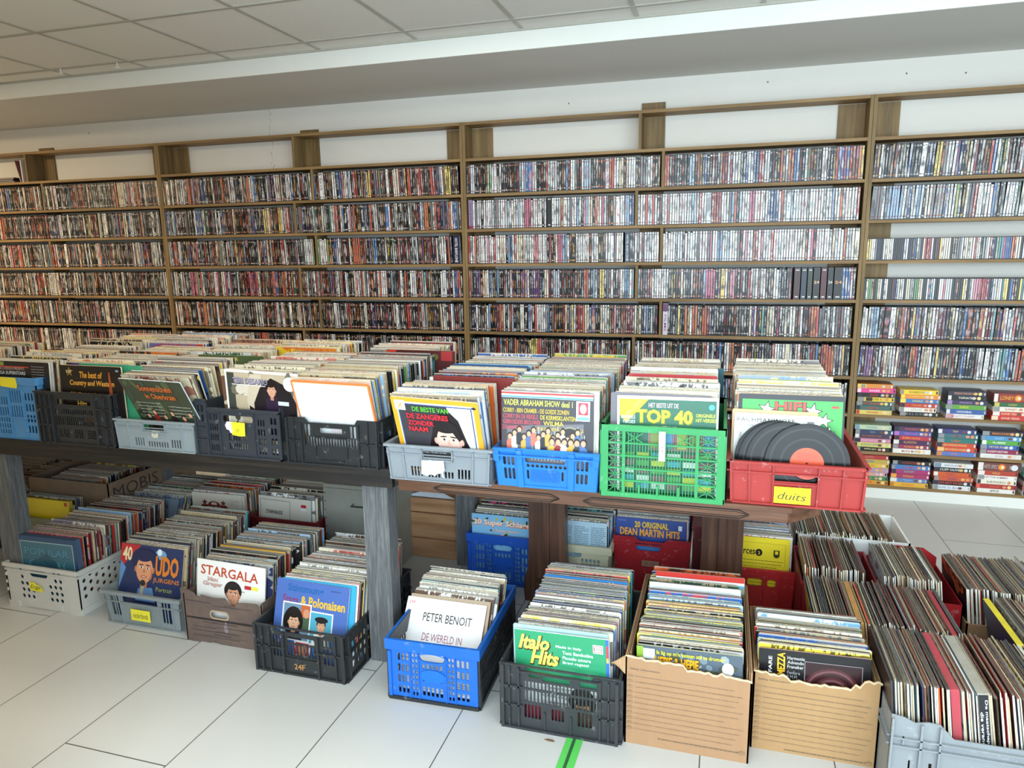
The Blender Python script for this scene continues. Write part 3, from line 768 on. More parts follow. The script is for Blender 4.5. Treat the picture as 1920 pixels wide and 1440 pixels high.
# carved outline panels on the edge
mb = MB()
for a, b in ((-.95, -.50), (-.42, .10)):
    for e, wv in ((0, .0022), (.006, .0012)):
        pts = [(a+e, 0), (a+.03+e, .013-e), (b-.03-e, .013-e), (b-e, 0), (b-.03-e, -.013+e), (a+.03+e, -.013+e)]
        for i in range(6):
            p, q = pts[i], pts[(i+1) % 6]
            mb.tube((p[0]-cx, ty0-cy+.0055, ZR-.034+p[1]), (q[0]-cx, ty0-cy+.0055, ZR-.034+q[1]), wv, H('1c110b'), n=5)
mb.build('edge_carving', 'print', t)
def trestle(x):
    prof = []
    pts = [(0, .1), (.06, .105), (.11, .1), (.16, .085), (.3, .08), (.45, .08), (.52, .088), (.56, .105), (.6, .112), (ZR-.053, .09)]
    o1 = [(w, z) for z, w in pts]; o2 = [(-w, z) for z, w in reversed(pts)]
    vs, fs = panel_mesh([(round(a, 4), round(b, 4)) for a, b in o1+o2], [], .06)
    mb = MB(); mb.add(vs, fs, Matrix(((1, 0, 0, x-cx), (0, 0, 1, -1.79-cy), (0, 1, 0, 0), (0, 0, 0, 1))), W0)
    mb.build('trestle_leg', 'oak_z', t)
    mb = MB()
    mb.prism([(-.014, .2), (0, .14), (.014, .2), (.014, .5), (0, .56), (-.014, .5)], 0, .012, W0, 0, Matrix(((1, 0, 0, x-cx), (0, 0, -1, -1.821-cy), (0, 1, 0, 0), (0, 0, 0, 1))))
    mb.build('leg_carving', 'oak_z', t)
    ft = [(-.34, 0), (.34, 0), (.34, .03), (.25, .075), (.12, .085), (.05, .115), (-.05, .115), (-.12, .085), (-.25, .075), (-.34, .03)]
    vs, fs = panel_mesh(ft, [], .075)
    mb = MB(); mb.add(vs, fs, Matrix(((0, 0, 1, x-cx), (1, 0, 0, -1.79-cy), (0, 1, 0, 0), (0, 0, 0, 1))), W0)
    mb.build('foot', 'oak_z', t)
trestle(-.695); trestle(.03)
mb = MB(); mb.box(-.62-cx, -.01-cx, -1.81-cy, -1.77-cy, .62, ZR-.053, W0); mb.build('stretcher', 'oak_x', t)

# ------------------------------------------------------------------ crates
def crate(label, cat, x0, x1, y0, D, z, Ht, c, t=.004, taper=0.0, front=None, side=None, back=None, ribs=(), sribs=(), rim=None, rz=0.0,
          name='plastic_crate', mat='plastic', side_col=None, base=True, inner=None):
    """front/side: (outline or None, holes) in metres on the panel; ribs: (u0,u1,v0,v1,depth) proud of it; rim: (height, overhang)"""
    W = x1-x0
    root = thing(name, label, cat, ((x0+x1)/2, y0+D/2, z), rz)
    k = (lambda v: (v[0]*(1-taper*(1-v[2]/Ht)), v[1]*(1-taper*(1-v[2]/Ht)*W/D), v[2])) if taper else None
    def pan(nm, wd, spec, Tm, rb, cc):
        outl, holes = spec or (None, [])
        outl = outl or [(0, 0), (wd, 0), (wd, Ht), (0, Ht)]
        rd = lambda P: [(round(a, 4), round(b, 4)) for a, b in P]
        vs, fs = panel_mesh(rd(outl), [rd(h) for h in holes], t)
        mb = MB(); mb.add(vs, fs, Tm, H(cc))
        for q in rb:
            u0, u1, v0, v1, d = q[:5]
            mb.box(u0, u1, v0, v1, t/2-.0002, t/2+d, H(q[5] if len(q) > 5 else cc), 0, Tm)
        if k: mb.warp(k)
        mb.build(nm, mat, root)
    fT = Matrix(((1, 0, 0, -W/2), (0, 0, -1, -D/2+t/2), (0, 1, 0, 0), (0, 0, 0, 1)))
    bT = Matrix(((-1, 0, 0, W/2), (0, 0, 1, D/2-t/2), (0, 1, 0, 0), (0, 0, 0, 1)))
    rT = Matrix(((0, 0, 1, W/2-t/2), (1, 0, 0, -D/2), (0, 1, 0, 0), (0, 0, 0, 1)))
    lT = Matrix(((0, 0, -1, -W/2+t/2), (-1, 0, 0, D/2), (0, 1, 0, 0), (0, 0, 0, 1)))
    pan('front_panel', W, front, fT, ribs, c)
    pan('back_panel', W, back if back is not None else front, bT, (), c)
    sc = side_col or c
    pan('side_panel', D, side, rT, sribs, sc); pan('side_panel', D, side, lT, sribs, sc)
    if base:
        mb = MB(); mb.box(-W/2+t, W/2-t, -D/2+t, D/2-t, .0005, .006, H(sc))
        if k: mb.warp(k)
        mb.build('base_panel', mat, root)
    if rim:
        rh, ov = rim[:2]; rc = rim[2] if len(rim) > 2 else c
        vs, fs = panel_mesh([(-W/2-ov, -D/2-ov), (W/2+ov, -D/2-ov), (W/2+ov, D/2+ov), (-W/2-ov, D/2+ov)],
                            [[(-W/2+t*.4, -D/2+t*.4), (W/2-t*.4, -D/2+t*.4), (W/2-t*.4, D/2-t*.4), (-W/2+t*.4, D/2-t*.4)]], rh)
        mb = MB(); mb.add(vs, fs, Matrix.Translation((0, 0, Ht-rh/2+.001)), H(rc)); mb.build('rim', mat, root)
    root['_W'] = W; root['_D'] = D; root['_t'] = t
    return root
def on_front(root, art, name, label=None, off=0.0, u=0, v=0):
    T = Matrix.Translation((-root['_W']/2+u, -root['_D']/2-off, v))
    o = art.build(name, root, 0, label=label, T=T)
    return o
def note(root, w, h, text, u, v, off, c='f0e43c', th=.5, rot=0.0, label='yellow handwritten label', tc='3a342c', tear=None):
    a = Art(.0003)
    if tear: a.poly(tear, c)
    else: a.rect(0, 0, w, h, c)
    if text: a.text(text, w*.1, h*.5-h*th*.35, h*th*.62, tc, w=w*.78 if len(text) > 3 else None, shear=.25, rot=rot)
    on_front(root, a, 'label_sticker', label, off, u, v)

# floor: white crate with round holes
def rh(u, v, r_=.0095): return [(u+r_*math.cos(2*PI*i/12), v+r_*math.sin(2*PI*i/12)) for i in range(12)]
hol = []
for gx in (.085, .245):
    for j in range(5):
        for i in range(3): hol.append(rh(gx+i*.028+(j % 2)*.004, .052+j*.030))
hol = [h for h in hol if not (.12 < h[0][0] < .26 and h[0][1] > .14)]
hol.append(rrect(.135, .235, .148, .178, .014))
shol = []
for i in range(17):
    for j in range(3): shol.append(rh(.03+i*.033, .075+j*.036+(i % 2)*.018))
c = crate('white crate pierced with round holes on the floor under the black table', 'crate', -3.01, -2.605, -2.445, .56, 0, .20, 'd9d7d0', side=(None, shol), front=(None, hol),
          rim=(.016, .008), ribs=((0, .405, .168, .176, .006), (0, .06, .0, .022, .006), (.345, .405, 0, .022, .006), (.1, .3, .006, .03, .004)), sribs=((0, .56, 0, .028, .006), (0, .56, .168, .176, .006)))
note(c, .07, .04, 'Enge', .135, .085, .008, th=.95, tear=[(0, .004), (.002, .04), (.03, .043), (.045, .032), (.062, .03), (.075, .012), (.074, 0), (.02, .001)])
# floor: small grey crate
fr = (None, [rrect(.03, .075, .035, .125, .003), rrect(.095, .275, .098, .128, .004), rrect(.295, .345, .03, .125, .003)])
c = crate('grey open ended crate with a yellow country label on the floor', 'crate', -2.462, -2.075, -2.458, .55, 0, .148, '8f989a', taper=.05, front=fr, rim=(.014, .01),
          ribs=((.0, .385, .1, .104, .008), (.022, .027, 0, .14, .008), (.082, .087, 0, .14, .007), (.283, .288, 0, .14, .007), (.35, .355, 0, .14, .008), (0, .385, .0, .006, .009),
                (.05, .054, .02, .13, .002), (.062, .066, .02, .13, .002), (.31, .314, .02, .13, .002), (.325, .329, .02, .13, .002)), sribs=((0, .55, .1, .104, .008), (0, .55, 0, .006, .009)))
note(c, .098, .05, 'nederlands', .145, .033, .009, th=.75)
# floor: brown printed carton
def torn(W, v, seed, amp=.012, n=26, ends=None):
    r = random.Random(seed); pts = [(0, 0), (W, 0)]
    for i in range(n+1):
        u = W*(1-i/n); e = ends(u/W) if ends else 0
        pts.append((round(u, 4), round(v+e+r.uniform(-amp, amp)*.5, 4)))
    return pts
ol = [(0, 0), (.11, 0), (.125, .01), (.145, .01), (.155, 0), (.35, 0), (.37, .2), (.345, .185), (.34, .195), (.25, .19), (.24, .175), (.225, .172), (.21, .183), (.195, .2), (.14, .195), (.1, .2), (.085, .203), (.078, .192), (.06, .192), (.052, .205), (.02, .218), (-.012, .22)]
c = crate('dark brown carton printed like planks, with an oval hand hole', 'box', -2.025, -1.66, -2.485, .44, 0, .2, '4d4146', t=.005, mat='card', name='carton', front=(ol, [rrect(.125, .205, .112, .14, .013)]), side=(None, []))
a = Art(.0006)
a.poly([(0, .098), (.362, .098), (.364, .108), (.001, .106)], '2b2326'); a.poly([(.18, .07), (.19, .1), (.196, .1), (.2, .06), (.19, .05)], '8a7a80')
for i in range(30):
    rr_ = random.Random(i); y = rr_.uniform(.01, .18); x = rr_.uniform(.01, .2)
    if .095 < y < .15: continue
    a.rect(x, y, x+rr_.uniform(.05, .14), y+.0014, rr_.choice(['3e3438', '61555a', '372e31']))
on_front(c, a, 'plank_print', 'dark plank grain print', 0.0)
a = Art(.0004, 0); ring = rrect(.12, .21, .107, .145, .018); hole = rrect(.126, .204, .113, .139, .013)
for i in range(len(ring)):
    j = (i+1) % len(ring); a.poly([ring[i], ring[j], hole[j], hole[i]], 'b39a7c')
on_front(c, a, 'hand_hole_edge', 'torn pale edge of the hand hole')
# floor: black crate with oval top handle
fr = ([(0, 0), (.372, 0), (.372, .185), (.31, .185), (.28, .165), (.095, .165), (.07, .185), (0, .185)],
      grid(.075, .11, .065, .15, 3, 2, .005, .008) + [rrect(.135, .25, .125, .15, .01)] + grid(.135, .26, .075, .118, 9, 1, .004) + grid(.285, .325, .06, .155, 3, 3, .006, .008))
bk = lambda D, H_: (None, grid(.05, D-.05, .03, H_-.05, 16, 3, .008, .012))
c = crate('black slatted crate on the floor beside the grey post', 'crate', -1.622, -1.25, -2.586, .56, 0, .185, '2a2c2e', front=fr, side=bk(.56, .185),
          ribs=((0, .372, .0, .008, .008), (0, .13, .1, .106, .009), (.25, .372, .1, .106, .009), (.03, .036, 0, .18, .009), (.062, .068, 0, .18, .009), (.118, .126, 0, .165, .01), (.262, .27, 0, .165, .01), (.335, .34, 0, .18, .009), (.0, .01, 0, .185, .01), (.36, .372, 0, .185, .01), (.12, .27, .06, .068, .006)),
          sribs=((0, .56, .1, .106, .008), (0, .56, 0, .008, .008))+tuple((.02+i*.13, .026+i*.13, 0, .18, .009) for i in range(5)), rim=(.006, .006))
a = Art(.0005); a.text('24F', .16, .022, .022, 'b8864c', bold=.02); on_front(c, a, 'stamped_letters', 'stencilled pale letters', 0.0)
# floor: bright blue folding crate with black sides
fr = grid(.035, .075, .025, .175, 3, 4, .006, .012, .003) + grid(.088, .108, .02, .178, 2, 8, .005, .006, .002) + grid(.125, .20, .025, .06, 5, 1, .006, 0, .003)+grid(.125, .2, .08, .1, 5, 1, .006, 0, .003)
fr += grid(.125, .2, .125, .145, 5, 1, .006, 0, .003) + grid(.222, .242, .02, .178, 2, 8, .005, .006, .002) + grid(.252, .296, .025, .175, 3, 4, .006, .012, .003)
fr += [rrect(.118, .208, .155, .188, .016, 5)]
FOLD = fr
def fold_crate(label, x0, x1, y0, D, z, Ht, cblue, cdark, rz=0.0, sideblue=False):
    W = x1-x0; s = W/.33; hs = Ht/.225
    f2 = [[(a*s, b*hs) for a, b in h] for h in FOLD]
    c = crate(label, 'crate', x0, x1, y0, D, z, Ht, cblue, front=(None, f2), side=(None, grid(.03, D-.03, .03, Ht-.06, 22, 5, .006, .008)), side_col=cdark, rim=(.038*hs, .008, cblue), rz=rz,
              ribs=((.08*s, .084*s, .01, .18*hs, .004), (.112*s, .116*s, .01, .18*hs, .004), (.212*s, .216*s, .01, .18*hs, .004), (.246*s, .25*s, .01, .18*hs, .004), (0, W, 0, .012, .007, cdark), (0, .012, .012, .18*hs, .006)),
              sribs=((0, D, 0, .016, .007), (0, .02, 0, .19*hs, .006), (D-.02, D, 0, .19*hs, .006), (0, D, .09, .096, .005)))
    a = Art(.004); a.ell(W/2, .103*hs, .048*s, .024, cblue, n=20); on_front(c, a, 'oval_plate', None)
    a = Art(.009, 0); n = 20
    for i in range(n):
        t0, t1 = 2*PI*i/n, 2*PI*(i+1)/n
        P = lambda t_, k: (W/2+(.052*s+k)*math.cos(t_), .172*hs+(.016+k*.8)*math.sin(t_))
        a.poly([P(t0, 0), P(t1, 0), P(t1, .005), P(t0, .005)], cblue)
    on_front(c, a, 'handle_frame', None)
    return c
fold_crate('bright blue folding crate with black sides on the floor, nearest the grey post', -1.07, -.745, -2.612, .47, 0, .225, '1668c8', '26282b', rz=.03)
# floor: black slatted crate with tall front
fr2 = ([(0, 0), (.378, 0), (.378, .215), (.3, .215), (.29, .205), (.085, .205), (.075, .225), (0, .225)],
       [rrect(.09, .125, .185, .2, .003), rrect(.135, .225, .178, .2, .005), rrect(.255, .31, .178, .198, .003)]
       + grid(.075, .31, .145, .17, 20, 1, .004, 0, .003) + grid(.075, .31, .098, .138, 20, 1, .005, 0, .002) + grid(.075, .13, .04, .088, 5, 1, .004) + grid(.165, .205, .045, .085, 4, 1, .004) + grid(.25, .295, .04, .09, 4, 1, .004))
crate('black crate of narrow slats on the floor between the blue crate and the cartons', 'crate', -.642, -.262, -2.652, .585, 0, .225, '303336', front=fr2, side=bk(.585, .22),
      ribs=((0, .07, .145, .152, .009), (0, .07, .08, .086, .009), (.315, .378, .145, .152, .009), (.315, .378, .08, .086, .009), (.055, .061, .01, .215, .009), (.318, .324, .01, .21, .009), (0, .378, 0, .008, .01), (0, .01, 0, .222, .011), (.368, .378, 0, .212, .011),
            (.06, .32, .2, .206, .008), (.14, .146, .01, .07, .006), (.225, .231, .01, .07, .006), (.345, .35, .0, .21, .009), (.025, .03, 0, .22, .009)),
      sribs=((0, .585, .145, .152, .008), (0, .585, 0, .008, .009), (0, .585, .08, .086, .008))+tuple((.01+i*.14, .018+i*.14, 0, .215, .01) for i in range(5)), rim=(.005, .006))
# floor: two torn cartons with safety text
SAFE = ['Before using this product please read the information contained within our Material Safety Data and Technical Data Sheets.',
        'Vor Gebrauch dieses Produkts bitte die Informationen in unseren Sicherheits- und Technischen Datenblattern lesen.',
        'Veuillez lire les informations contenues dans nos fiches techniques et fiches de donnees de securite avant d utiliser ce produit.',
        'Antes de utilizar este producto, le rogamos lea la informacion que aparece en nuestra Hoja de Datos de Seguridad y en nuestra Ficha Tecnica.',
        'Prima di usare questo prodotto si prega di leggere le informazioni contenute nelle nostre Schede Tecniche e di Dati di Sicurezza.',
        'Antes de utilizar este produto, leia as informacoes contidas nas nossas Fichas Tecnicas e de Dados de Seguranca.',
        'Las informationen i sakerhetsdatablad och den tekniska specifikationen innan du anvander den har produkten.',
        'Voor u dit product gebruikt, dient u de informatie in onze veiligheidsinformatie en onze technische fiches te lezen.',
        'Przed uzyciem produktu nalezy zapoznac sie z Karta Danych Bezpieczenstwa oraz Karta Danych Technicznych.',
        'Before use please read the material safety sheets and the technical sheets of this product.',
        'Bu urunu kullanmadan once lutfen Malzeme Guvenligi Veri Sayfasi ve Teknik Veri Sayfasi icindeki bilgileri okuyunuz.']
CODES = ['GB', 'DE', 'FR', 'ES', 'IT', 'PT', 'SE', 'NL', 'PL', 'RU', 'TR']
def safety_box(label, x0, x1, y0, D, Ht, vtop, seed, sh, ends, hx, rz=0.0):
    W = x1-x0
    c = crate(label, 'box', x0, x1, y0, D, 0, Ht, hx, t=.005, mat='card', name='carton', front=(torn(W, vtop, seed, .008, 30, ends), []), side=(None, []), back=(None, []), rz=rz)
    a = Art(.0006, .00005)
    ink = '6a5a4c'
    top = sh
    a.text('Safety Information', .014, top, .0085, ink, w=.09, bold=.02)
    y = top-.021
    for i, (s, cd_) in enumerate(zip(SAFE, CODES)):
        z_ = a.z
        a.ell(.016, y+.002, .0082, .005, ink, n=14); a.ell(.016, y+.002, .0072, .0042, hx, n=14); a.text(cd_, .0115, y, .004, ink, w=.009)
        a.text(s, .03, y-.0005, .0048, ink, w=(W-.045)*(.9+.1*((i*7) % 10)/10) if i != 6 else (W-.045)*.82)
        y -= .0178
    a.lines(W*.28, y-.004, W*.93, 1, .01, .0028, ink, 3, 1.0)
    a.ell(W-.02, y-.002, .009, .0055, ink, n=14); a.ell(W-.02, y-.002, .008, .0046, hx, n=14); a.text('SA', W-.0245, y-.004, .004, ink, w=.009)
    on_front(c, a, 'safety_text_print', 'grey printed safety text')
    # pale torn lip along the top edge
    mb = MB(); T = torn(W, vtop, seed, .008, 30, ends)[2:]
    for (u, v), (u2, v2) in zip(T, T[1:]):
        dv = .003+.003*abs(math.sin(u*90)); dv2 = .003+.003*abs(math.sin(u2*90))
        mb.raw([(u-W/2, -D/2-.0007, v-dv), (u2-W/2, -D/2-.0007, v2-dv2), (u2-W/2, -D/2-.001, v2+.0015), (u-W/2, -D/2-.001, v+.0015)], [(0, 1, 2, 3)], H('d4bf9c'))
    mb.build('torn_lip', 'print', c)
    # side walls rise behind the torn front, with folded inner layers
    for sx in (-1, 1):
        for q in range(2):
            mb = MB(); xx = sx*(W/2-.008-.006*q)
            mb.box(xx-.0018, xx+.0018, -D/2+.006+.01*q, D/2-.006, .01, Ht+.004*q, H('8a6b4c')); mb.build('inner_flap', 'card', c)
    return c
c1 = safety_box('torn carton with printed safety text, beside the black slatted crate', -.248, .123, -2.632, .58, .30, .285, 3, .252, lambda q: .012*(q < .5)-.012*q+(.006 if .75 < q < .85 else 0), 'a27b5a', rz=.0)
# curled torn flap at its corner
mb = MB(); pts = []
for i in range(7):
    t_ = i/6; pts.append((-.05+.05*t_, -.292-.012*math.sin(t_*3), .0))
vs = []; 
for i in range(7):
    t_ = i/6
    vs += [(-.185-.042*(1-t_), -.29-.022*math.sin(PI*(1-t_)*.8), .292-.02*(1-t_)**2+.004*t_), (-.185-.028*(1-t_), -.291-.01*(1-t_), .235+.035*(1-t_)-.0*t_)]
mb.raw(vs, [(2*i, 2*i+1, 2*i+3, 2*i+2) for i in range(6)], H('bd9872'))
o = mb.build('torn_flap', 'card', c1); sm = o.modifiers.new('thick', 'SOLIDIFY'); sm.thickness = .004
safety_box('torn carton with printed safety text and crumpled corner, beside the big grey crate', .13, .484, -2.552, .40, .27, .258, 8, .232, lambda q: .02*(q > .86)+.004*(q < .12)-.012*(.3 < q < .8), 'a88358')
# floor: big grey crate at the near end, dipped front
W = .62
ol = [(0, 0), (W, 0), (W, .25), (W-.02, .255), (W-.13, .25), (W-.165, .213), (.155, .213), (.12, .25), (.09, .252), (.06, .245), (.03, .258), (0, .262)]
crate('big grey ribbed crate of records beside the torn cartons', 'crate', .485, .485+W, -2.672, .385, 0, .25, '8d9397', front=(ol, [rrect(.05, .055, .09, .13), rrect(.05, .055, .03, .08), rrect(.1, .108, .07, .13), rrect(.165, .175, .04, .13), rrect(.25, .26, .04, .13)]),
      back=(None, []), side=(None, []), ribs=((0, W, .196, .2, .01), (0, W, .172, .176, .01), (.0, .006, 0, .255, .011), (.072, .078, 0, .246, .01), (.118, .123, 0, .245, .01), (.5, .505, 0, .21, .01), (.03, .034, .18, .2, .008)),
      sribs=((0, .385, .196, .2, .008), (0, .385, .172, .176, .008), (0, .006, 0, .25, .008), (.19, .195, 0, .25, .008)))

# ---- crates on the black table
fr3 = (None, grid(.02, .085, .09, .17, 4, 2, .006, .012, .003)+grid(.11, .2, .02, .09, 7, 3, .005, .006, .002)+grid(.215, .275, .09, .21, 5, 2, .005, .012, .003)+grid(.02, .085, .02, .08, 4, 3, .006, .008, .002)+grid(.295, .34, .03, .2, 3, 4, .006, .014, .003)+grid(.11, .2, .1, .18, 7, 2, .005, .01, .002)+[rrect(.165, .26, .222, .243, .008)])
c = crate('pale blue crate with yellow tape on the black table, at the dim end', 'crate', -3.05, -2.685, -2.45, .58, ZL, .262, '4f8fc4', front=fr3, side=bk(.58, .25), ribs=((0, .368, .092, .097, .005), (.095, .1, .01, .22, .004), (.205, .21, .01, .22, .004), (.283, .288, .01, .22, .004)), rim=(.03, .005))
a = Art(.0065); a.poly([(0, .008), (.005, 0), (.088, -.006), (.094, .004), (.09, .038), (.002, .04)], 'f0dc30'); on_front(c, a, 'tape', 'piece of yellow tape', 0, .18, .225)
fr4 = (None, [rrect(.095, .275, .165, .185, .004)]+grid(.09, .28, .125, .145, 18, 1, .004)+grid(.09, .28, .08, .115, 18, 1, .004)+grid(.1, .15, .028, .062, 5, 4, .003, .003)+grid(.175, .22, .028, .062, 4, 4, .003, .003)+grid(.245, .285, .028, .062, 4, 4, .003, .003))
crate('tall black crate holding the country music sleeve on the black table', 'crate', -2.675, -2.29, -2.462, .58, ZL, .215, '26282b', front=fr4, side=bk(.58, .2),
      ribs=((0, .385, .205, .215, .008), (0, .08, .15, .156, .008), (0, .08, .075, .081, .008), (.3, .385, .15, .156, .008), (.3, .385, .075, .081, .008), (.02, .026, 0, .21, .008), (.05, .056, 0, .21, .008), (.075, .081, 0, .21, .009), (.3, .306, 0, .21, .009), (.345, .351, 0, .21, .008), (0, .385, 0, .006, .008), (0, .008, 0, .215, .009), (.377, .385, 0, .215, .009)),
      sribs=((0, .58, .15, .156, .006), (0, .58, .075, .08, .006)), rim=(.006, .008))
def slotfront(W, Ht, hw=.5):
    h = [rrect(W*.355, W*.635, Ht*.68, Ht*.86, .004)]
    h += grid(W*.22, W*.335, Ht*.13, Ht*.4, 4, 1, .005, 0, .001)+grid(W*.39, W*.645, Ht*.12, Ht*.3, 8, 1, .005, 0, .001)+grid(W*.69, W*.81, Ht*.13, Ht*.4, 4, 1, .005, 0, .001)
    return (None, h)
def slot_ribs(W, Ht):
    return ((0, W, Ht*.74, Ht*.765, .006), (W*.155, W*.168, 0, Ht*.9, .007), (W*.835, W*.848, 0, Ht*.9, .007), (0, W*.015, 0, Ht*.9, .007), (W*.985, W, 0, Ht*.9, .007), (0, W, 0, Ht*.04, .008), (W*.34, W*.352, Ht*.62, Ht*.9, .009), (W*.638, W*.65, Ht*.62, Ht*.9, .009), (W*.34, W*.65, Ht*.6, Ht*.64, .009))
c = crate('low pale grey crate between two taller black crates on the black table', 'crate', -2.285, -1.912, -2.462, .58, ZL, .122, '929b9e', taper=.03, front=slotfront(.373, .122), side=(None, []), ribs=slot_ribs(.373, .122), rim=(.008, .008))
a = Art(.0012); a.poly([(0, .006), (.01, 0), (.03, .002), (.034, .02), (.04, .03), (.025, .028), (.012, .03), (.002, .028)], 'c9c4b0'); a.ell(.014, .02, .006, .004, '8a8578'); on_front(c, a, 'sticker_remains', 'torn sticker remains', 0, .17, .052)
fr5 = ([(0, 0), (.37, 0), (.37, .187), (.055, .187), (.04, .217), (0, .217)],
       grid(.008, .035, .13, .195, 2, 2, .006, .01, .001)+grid(.06, .095, .02, .165, 4, 4, .004, .014, .002)+grid(.14, .22, .03, .09, 8, 2, .004, .01, .002)+grid(.27, .3, .02, .15, 3, 4, .005, .012, .002)+[rrect(.12, .25, .135, .16, .008)]+grid(.325, .35, .02, .16, 2, 4, .005, .014, .002))
c = crate('dark blue black crate with a half torn yellow label on the black table', 'crate', -1.9, -1.53, -2.462, .58, ZL, .2, '30353d', front=fr5, side=bk(.58, .19),
          ribs=((0, .055, .105, .11, .008), (0, .055, .06, .065, .008), (0, .006, 0, .21, .009), (.05, .056, 0, .2, .009), (.105, .11, .01, .18, .006), (.255, .26, .01, .18, .006), (.362, .37, 0, .18, .008), (.05, .37, .176, .187, .008), (0, .37, 0, .006, .008)), rim=None)
a = Art(.009); a.poly([(.03, .004), (.06, 0), (.085, .002), (.087, .052), (.03, .054), (.012, .05), (.02, .03)], 'f0e030'); a.poly([(0, .04), (.01, .055), (.03, .053), (.026, .045), (.033, .036), (.024, .03), (.034, .022), (.028, .01), (.022, .012), (.016, .022), (.006, .024)], 'eceef0'); a.text('IJS', .047, .014, .014, '6c6440', shear=.2)
on_front(c, a, 'label_sticker', 'yellow label with a torn white end', 0, .135, .085)
fr6 = ([(0, 0), (.365, 0), (.365, .172), (.285, .172), (.275, .155), (.09, .155), (.075, .172), (0, .172)],
       grid(.072, .096, .105, .148, 2, 1, .005)+[rrect(.135, .225, .118, .137, .003)]+grid(.255, .28, .105, .148, 2, 1, .005)+grid(.072, .282, .07, .103, 19, 1, .005, 0, .002))
c = crate('low black crate holding a blank white sleeve at the end of the black table', 'crate', -1.502, -1.135, -2.47, .58, ZL, .172, '202326', front=fr6, side=bk(.58, .17),
          ribs=((0, .065, .085, .09, .008), (.29, .365, .085, .09, .008), (.06, .066, 0, .155, .009), (.288, .294, 0, .155, .009), (.0, .365, 0, .006, .01), (.03, .035, 0, .17, .008), (.325, .33, 0, .17, .008), (0, .008, 0, .17, .009), (.357, .365, 0, .17, .009), (.115, .245, .1, .105, .006), (.115, .119, .03, .1, .006), (.241, .245, .03, .1, .006), (.13, .23, .015, .02, .006)),
          sribs=((0, .58, .085, .09, .008),)+tuple((.02+i*.1, .026+i*.1, 0, .165, .008) for i in range(6)), rim=None)
# ---- crates on the oak table
c = crate('grey crate with a torn white sticker, first on the oak table', 'crate', -1.105, -.725, -2.472, .55, ZR, .128, '8b9299', taper=.05, front=slotfront(.38, .128), side=(None, []), ribs=slot_ribs(.38, .128), sribs=((0, .55, .095, .1, .006), (0, .55, 0, .005, .007)), rim=(.009, .009))
a = Art(.0095); a.poly([(0, .01), (.002, .058), (.083, .062), (.086, .03), (.08, .02), (.084, .002), (.076, .004), (.074, .018), (.06, .016), (.05, .006), (.035, .012), (.02, .004), (.012, .008)], 'e8e6de')
a.ell(.035, .054, .012, .008, 'c9c4b8'); a.lines(.01, .045, .07, 6, .006, .001, 'c4beae', 5)
on_front(c, a, 'label_sticker', 'torn white sticker', 0, .132, .02)
a = Art(.002); a.rect(0, 0, .118, .034, '1a1a1c'); a.text('Polsg * Moeder zo lang', .008, .02, .005, 'c8c8c8', w=.08); a.text('Corry * Terug bij de Zingende', .008, .01, .005, 'c8c8c8', w=.09); a.poly([(.118, .0), (.118, .02), (.106, .034), (.1, .034)], 'a8a29c')
o = on_front(c, a, 'sleeve_window', 'dark printed card showing in the hand hole', -.008, .131, .082)
fr7 = (None, grid(.03, .07, .025, .065, 3, 1, .005, 0, .006, 3)+grid(.03, .07, .075, .105, 3, 1, .005, 0, .006, 3)+grid(.285, .325, .025, .06, 3, 1, .005, 0, .006, 3)+grid(.285, .325, .07, .105, 3, 1, .005, 0, .006, 3)
       + [rh(.118+i*.016, .078, .006) for i in range(9)]+[rrect(.108, .246, .088, .115, .007)]+[rrect(.112, .12, .03, .062, .004), rrect(.234, .242, .03, .062, .004)])
c = crate('bright blue crate with oval slots on the oak table', 'crate', -.722, -.362, -2.452, .55, ZR, .135, '1878d4', taper=.06, front=fr7, side=bk(.55, .13),
          ribs=((0, .36, .108, .114, .014), (.08, .1, 0, .128, .008), (.258, .278, 0, .128, .008), (0, .08, .124, .135, .01), (.28, .36, .124, .135, .01), (.1, .26, .0, .008, .005), (.0, .02, .09, .13, .012), (.34, .36, .09, .13, .012)), sribs=((0, .55, .108, .114, .01),))
mb = MB()
for i in range(14):
    for j in range(6):
        u, v = .13+i*.0072, .026+j*.0072; mb.box(u-.18-.0018, u-.18+.0018, -.275-.0012, -.275, v-.0018, v+.0018, H('1268bc'))
mb.build('studded_plate', 'plastic', c)
